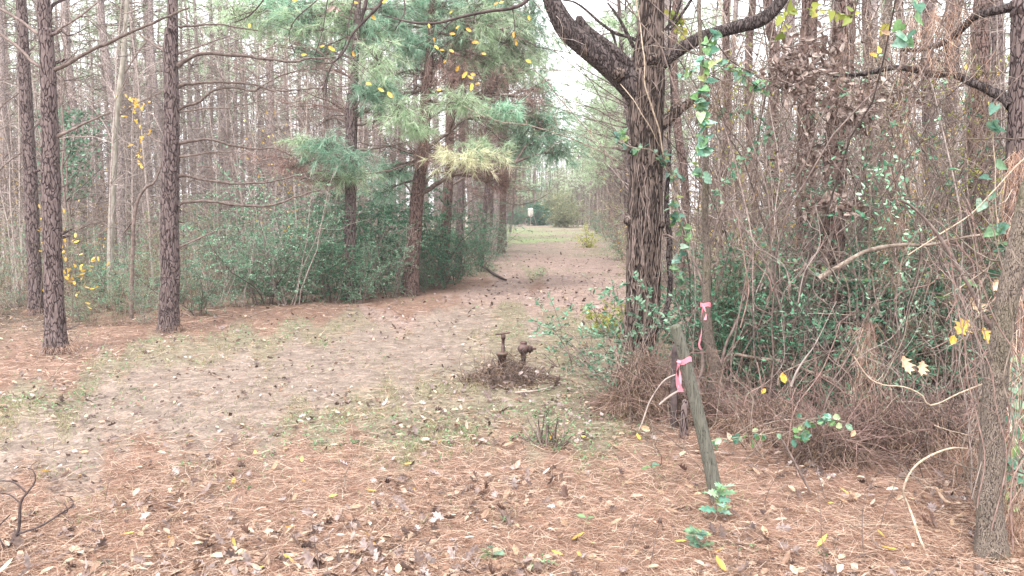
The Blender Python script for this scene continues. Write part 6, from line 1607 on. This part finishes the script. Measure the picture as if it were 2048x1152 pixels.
mb.leaves(np.stack([X, Y, ground_z(X, Y) + rng.random(n) * .04 * np.clip(Y / 10, 1, 2)], 1), np.stack([np.cos(a), np.sin(a), rng.uniform(-.1, .6, n)], 1), rng.normal(size=(n, 3)) * .4 + [0, 0, 1], .022 * np.clip(Y / 7, 1, 5), .012 * np.clip(Y / 7, 1, 5), 'quad')
tag(obj('ground_weeds', mb, M['grass_green'], None), 'patches of small green weeds in the thin grass', 'weeds', kind='stuff')
# brush on the wood floor
mb = MB()
X, Y = sample_px(5200, -100, 2300, 560, 1000)
wf = gclass(X, Y)[:, CK.index('forest')]; rd = gclass(X, Y)[:, CK.index('red')]
s_ = rng.random(len(X)) < (wf * .9 + rd * .12); X, Y = X[s_], Y[s_]; n = len(X)
Q = wander(np.stack([X, Y, ground_z(X, Y)], 1), np.stack([rng.normal(size=n), rng.normal(size=n), rng.uniform(.1, 1.4, n)], 1), rng.uniform(.15, .6, n), 5, .3, .1)
mb.tubes(Q, lin(np.full(n, .0035), np.full(n, .0015), 5), 3)
tag(obj('brush', mb, M['vine'], None), 'low tangle of dead brown brush on the wood floor', 'brush', kind='stuff')
# individual leaves in the foreground
def leaf_proto(kind, mat, L, W, curl, fold):
    m_ = MB(); m_.leaves(np.zeros((1, 3)), np.array([[1., 0, 0]]), np.array([[0, 0, 1.]]), L, W, kind, curl, fold)
    return m_.mesh('fallen_leaf', M[mat], False)
protos = [('tan', leaf_proto('oval', 'leaf_tan', .085, .036, .25, .2), 'pale tan oval leaf lying on the foreground straw'), ('tan', leaf_proto('oval', 'leaf_tan', .07, .032, -.3, .3), 'pale tan oval leaf lying on the foreground straw'),
          ('yellow', leaf_proto('oval', 'leaf_yellow', .08, .034, .35, .15), 'yellow oval leaf lying on the foreground straw'), ('mauve', leaf_proto('lobed', 'leaf_mauve', .08, .05, .7, .5), 'mauve-grey lobed leaf lying on the foreground straw'),
          ('dark', leaf_proto('lobed', 'leaf_dark', .07, .05, .9, .6), 'dark curled leaf lying on the foreground straw')]
for k in range(210):
    g = gnd(R.uniform(-20, 2040), R.uniform(880, 1160) if k > 60 else R.uniform(960, 1160))
    v = R.choices(range(5), [5, 4, 3, 2, 1.5])[0]
    o = bpy.data.objects.new('fallen_leaf', protos[v][1]); COL.objects.link(o)
    o.location = (float(g[0]), float(g[1]), float(g[2]) + R.uniform(.008, .03)); o.rotation_euler = (R.uniform(-.5, .5), R.uniform(-.4, .4), R.uniform(0, 6.28)); s_ = R.uniform(.45, .95); o.scale = (s_, s_, s_)
    tag(o, protos[v][2], 'leaf', protos[v][0] + ' leaves on the foreground straw')
for lab, x, y, Y, sz, mt in [('large pale cream leaf caught upright in twigs left of the leaning post', 1280, 852, 5.0, 26, 'leaf_tan'), ('yellow leaf dangling low right of the post tape', 1564, 745, 4.4, 26, 'leaf_yellow'), ('orange leaf caught in the thicket right of the leaning post', 1531, 777, 4.6, 18, 'leaf_yellow'), ('tan leaf hanging in the tangle at lower right', 1710, 860, 4.2, 22, 'leaf_tan'), ('large yellow leaf standing up in the lower right litter', 1888, 1098, 3.35, 40, 'leaf_yellow'), ('big pale curled leaf held in twigs right of the straw curtain', 1805, 712, 4.0, 46, 'leaf_tan'), ('big pale lobed leaf beside the curled one in the thicket', 1845, 722, 4.0, 40, 'leaf_tan'), ('yellow round leaf hanging near the top right', 1757, 92, 4.4, 26, 'leaf_yellow'), ('cream leaf hanging near the top right above the yellow one', 1762, 60, 4.5, 24, 'leaf_tan'), ('small yellow leaf below the round one at top right', 1738, 106, 4.5, 20, 'leaf_yellow'), ('large yellow leaf behind the grey leaning tree', 1935, 640, 4.2, 60, 'leaf_yellow'), ('broad yellow leaf lower behind the grey leaning tree', 1965, 655, 4.1, 50, 'leaf_yellow'), ('pale yellow leaf above the arching stem end', 1940, 595, 4.3, 50, 'leaf_tan'), ('orange brown leaf left of the grey leaning tree', 1908, 670, 4.2, 30, 'leaf_yellow'), ('pale yellow leaf beside the grey leaning trunk', 1995, 560, 4.2, 40, 'leaf_tan')]:
    c = at(x, y, Y); L = sz * .72 * Y / F; lb = MB(); aa = R.uniform(-2.6, -.6)
    lb.leaves(c[None], np.array([[math.cos(aa), 0, math.sin(aa)]]), np.array([[R.uniform(-.4, .4), -1, .4]]), L, L * .75, 'lobed' if sz > 38 else 'oval', .8, .5)
    solo('snagged_leaf', lb, M[mt], lab, 'leaf', c, smooth=False)
print('STAGE litter')

# ------------------------------------------------------------------ haze
m, nt, ns, ln = new_mat('haze')
pv = ns.new('ShaderNodeVolumePrincipled'); pv.inputs['Color'].default_value = (.97, .95, .96, 1); pv.inputs['Density'].default_value = HAZE_DENSITY; pv.inputs['Anisotropy'].default_value = 0.0
o_ = ns.new('ShaderNodeOutputMaterial'); ln.new(pv.outputs[0], o_.inputs['Volume'])
hb = MB()
x0, x1, y0, y1, z0, z1 = -700, 700, -700, 700, -1.2, 19
hb.add([(x0, y0, z0), (x1, y0, z0), (x1, y1, z0), (x0, y1, z0), (x0, y0, z1), (x1, y0, z1), (x1, y1, z1), (x0, y1, z1)], [(0, 3, 2, 1), (4, 5, 6, 7), (0, 1, 5, 4), (1, 2, 6, 5), (2, 3, 7, 6), (3, 0, 4, 7)])
tag(obj('haze', hb, m, None, False), 'pale even mist hanging in the whole wood', 'haze', kind='stuff')
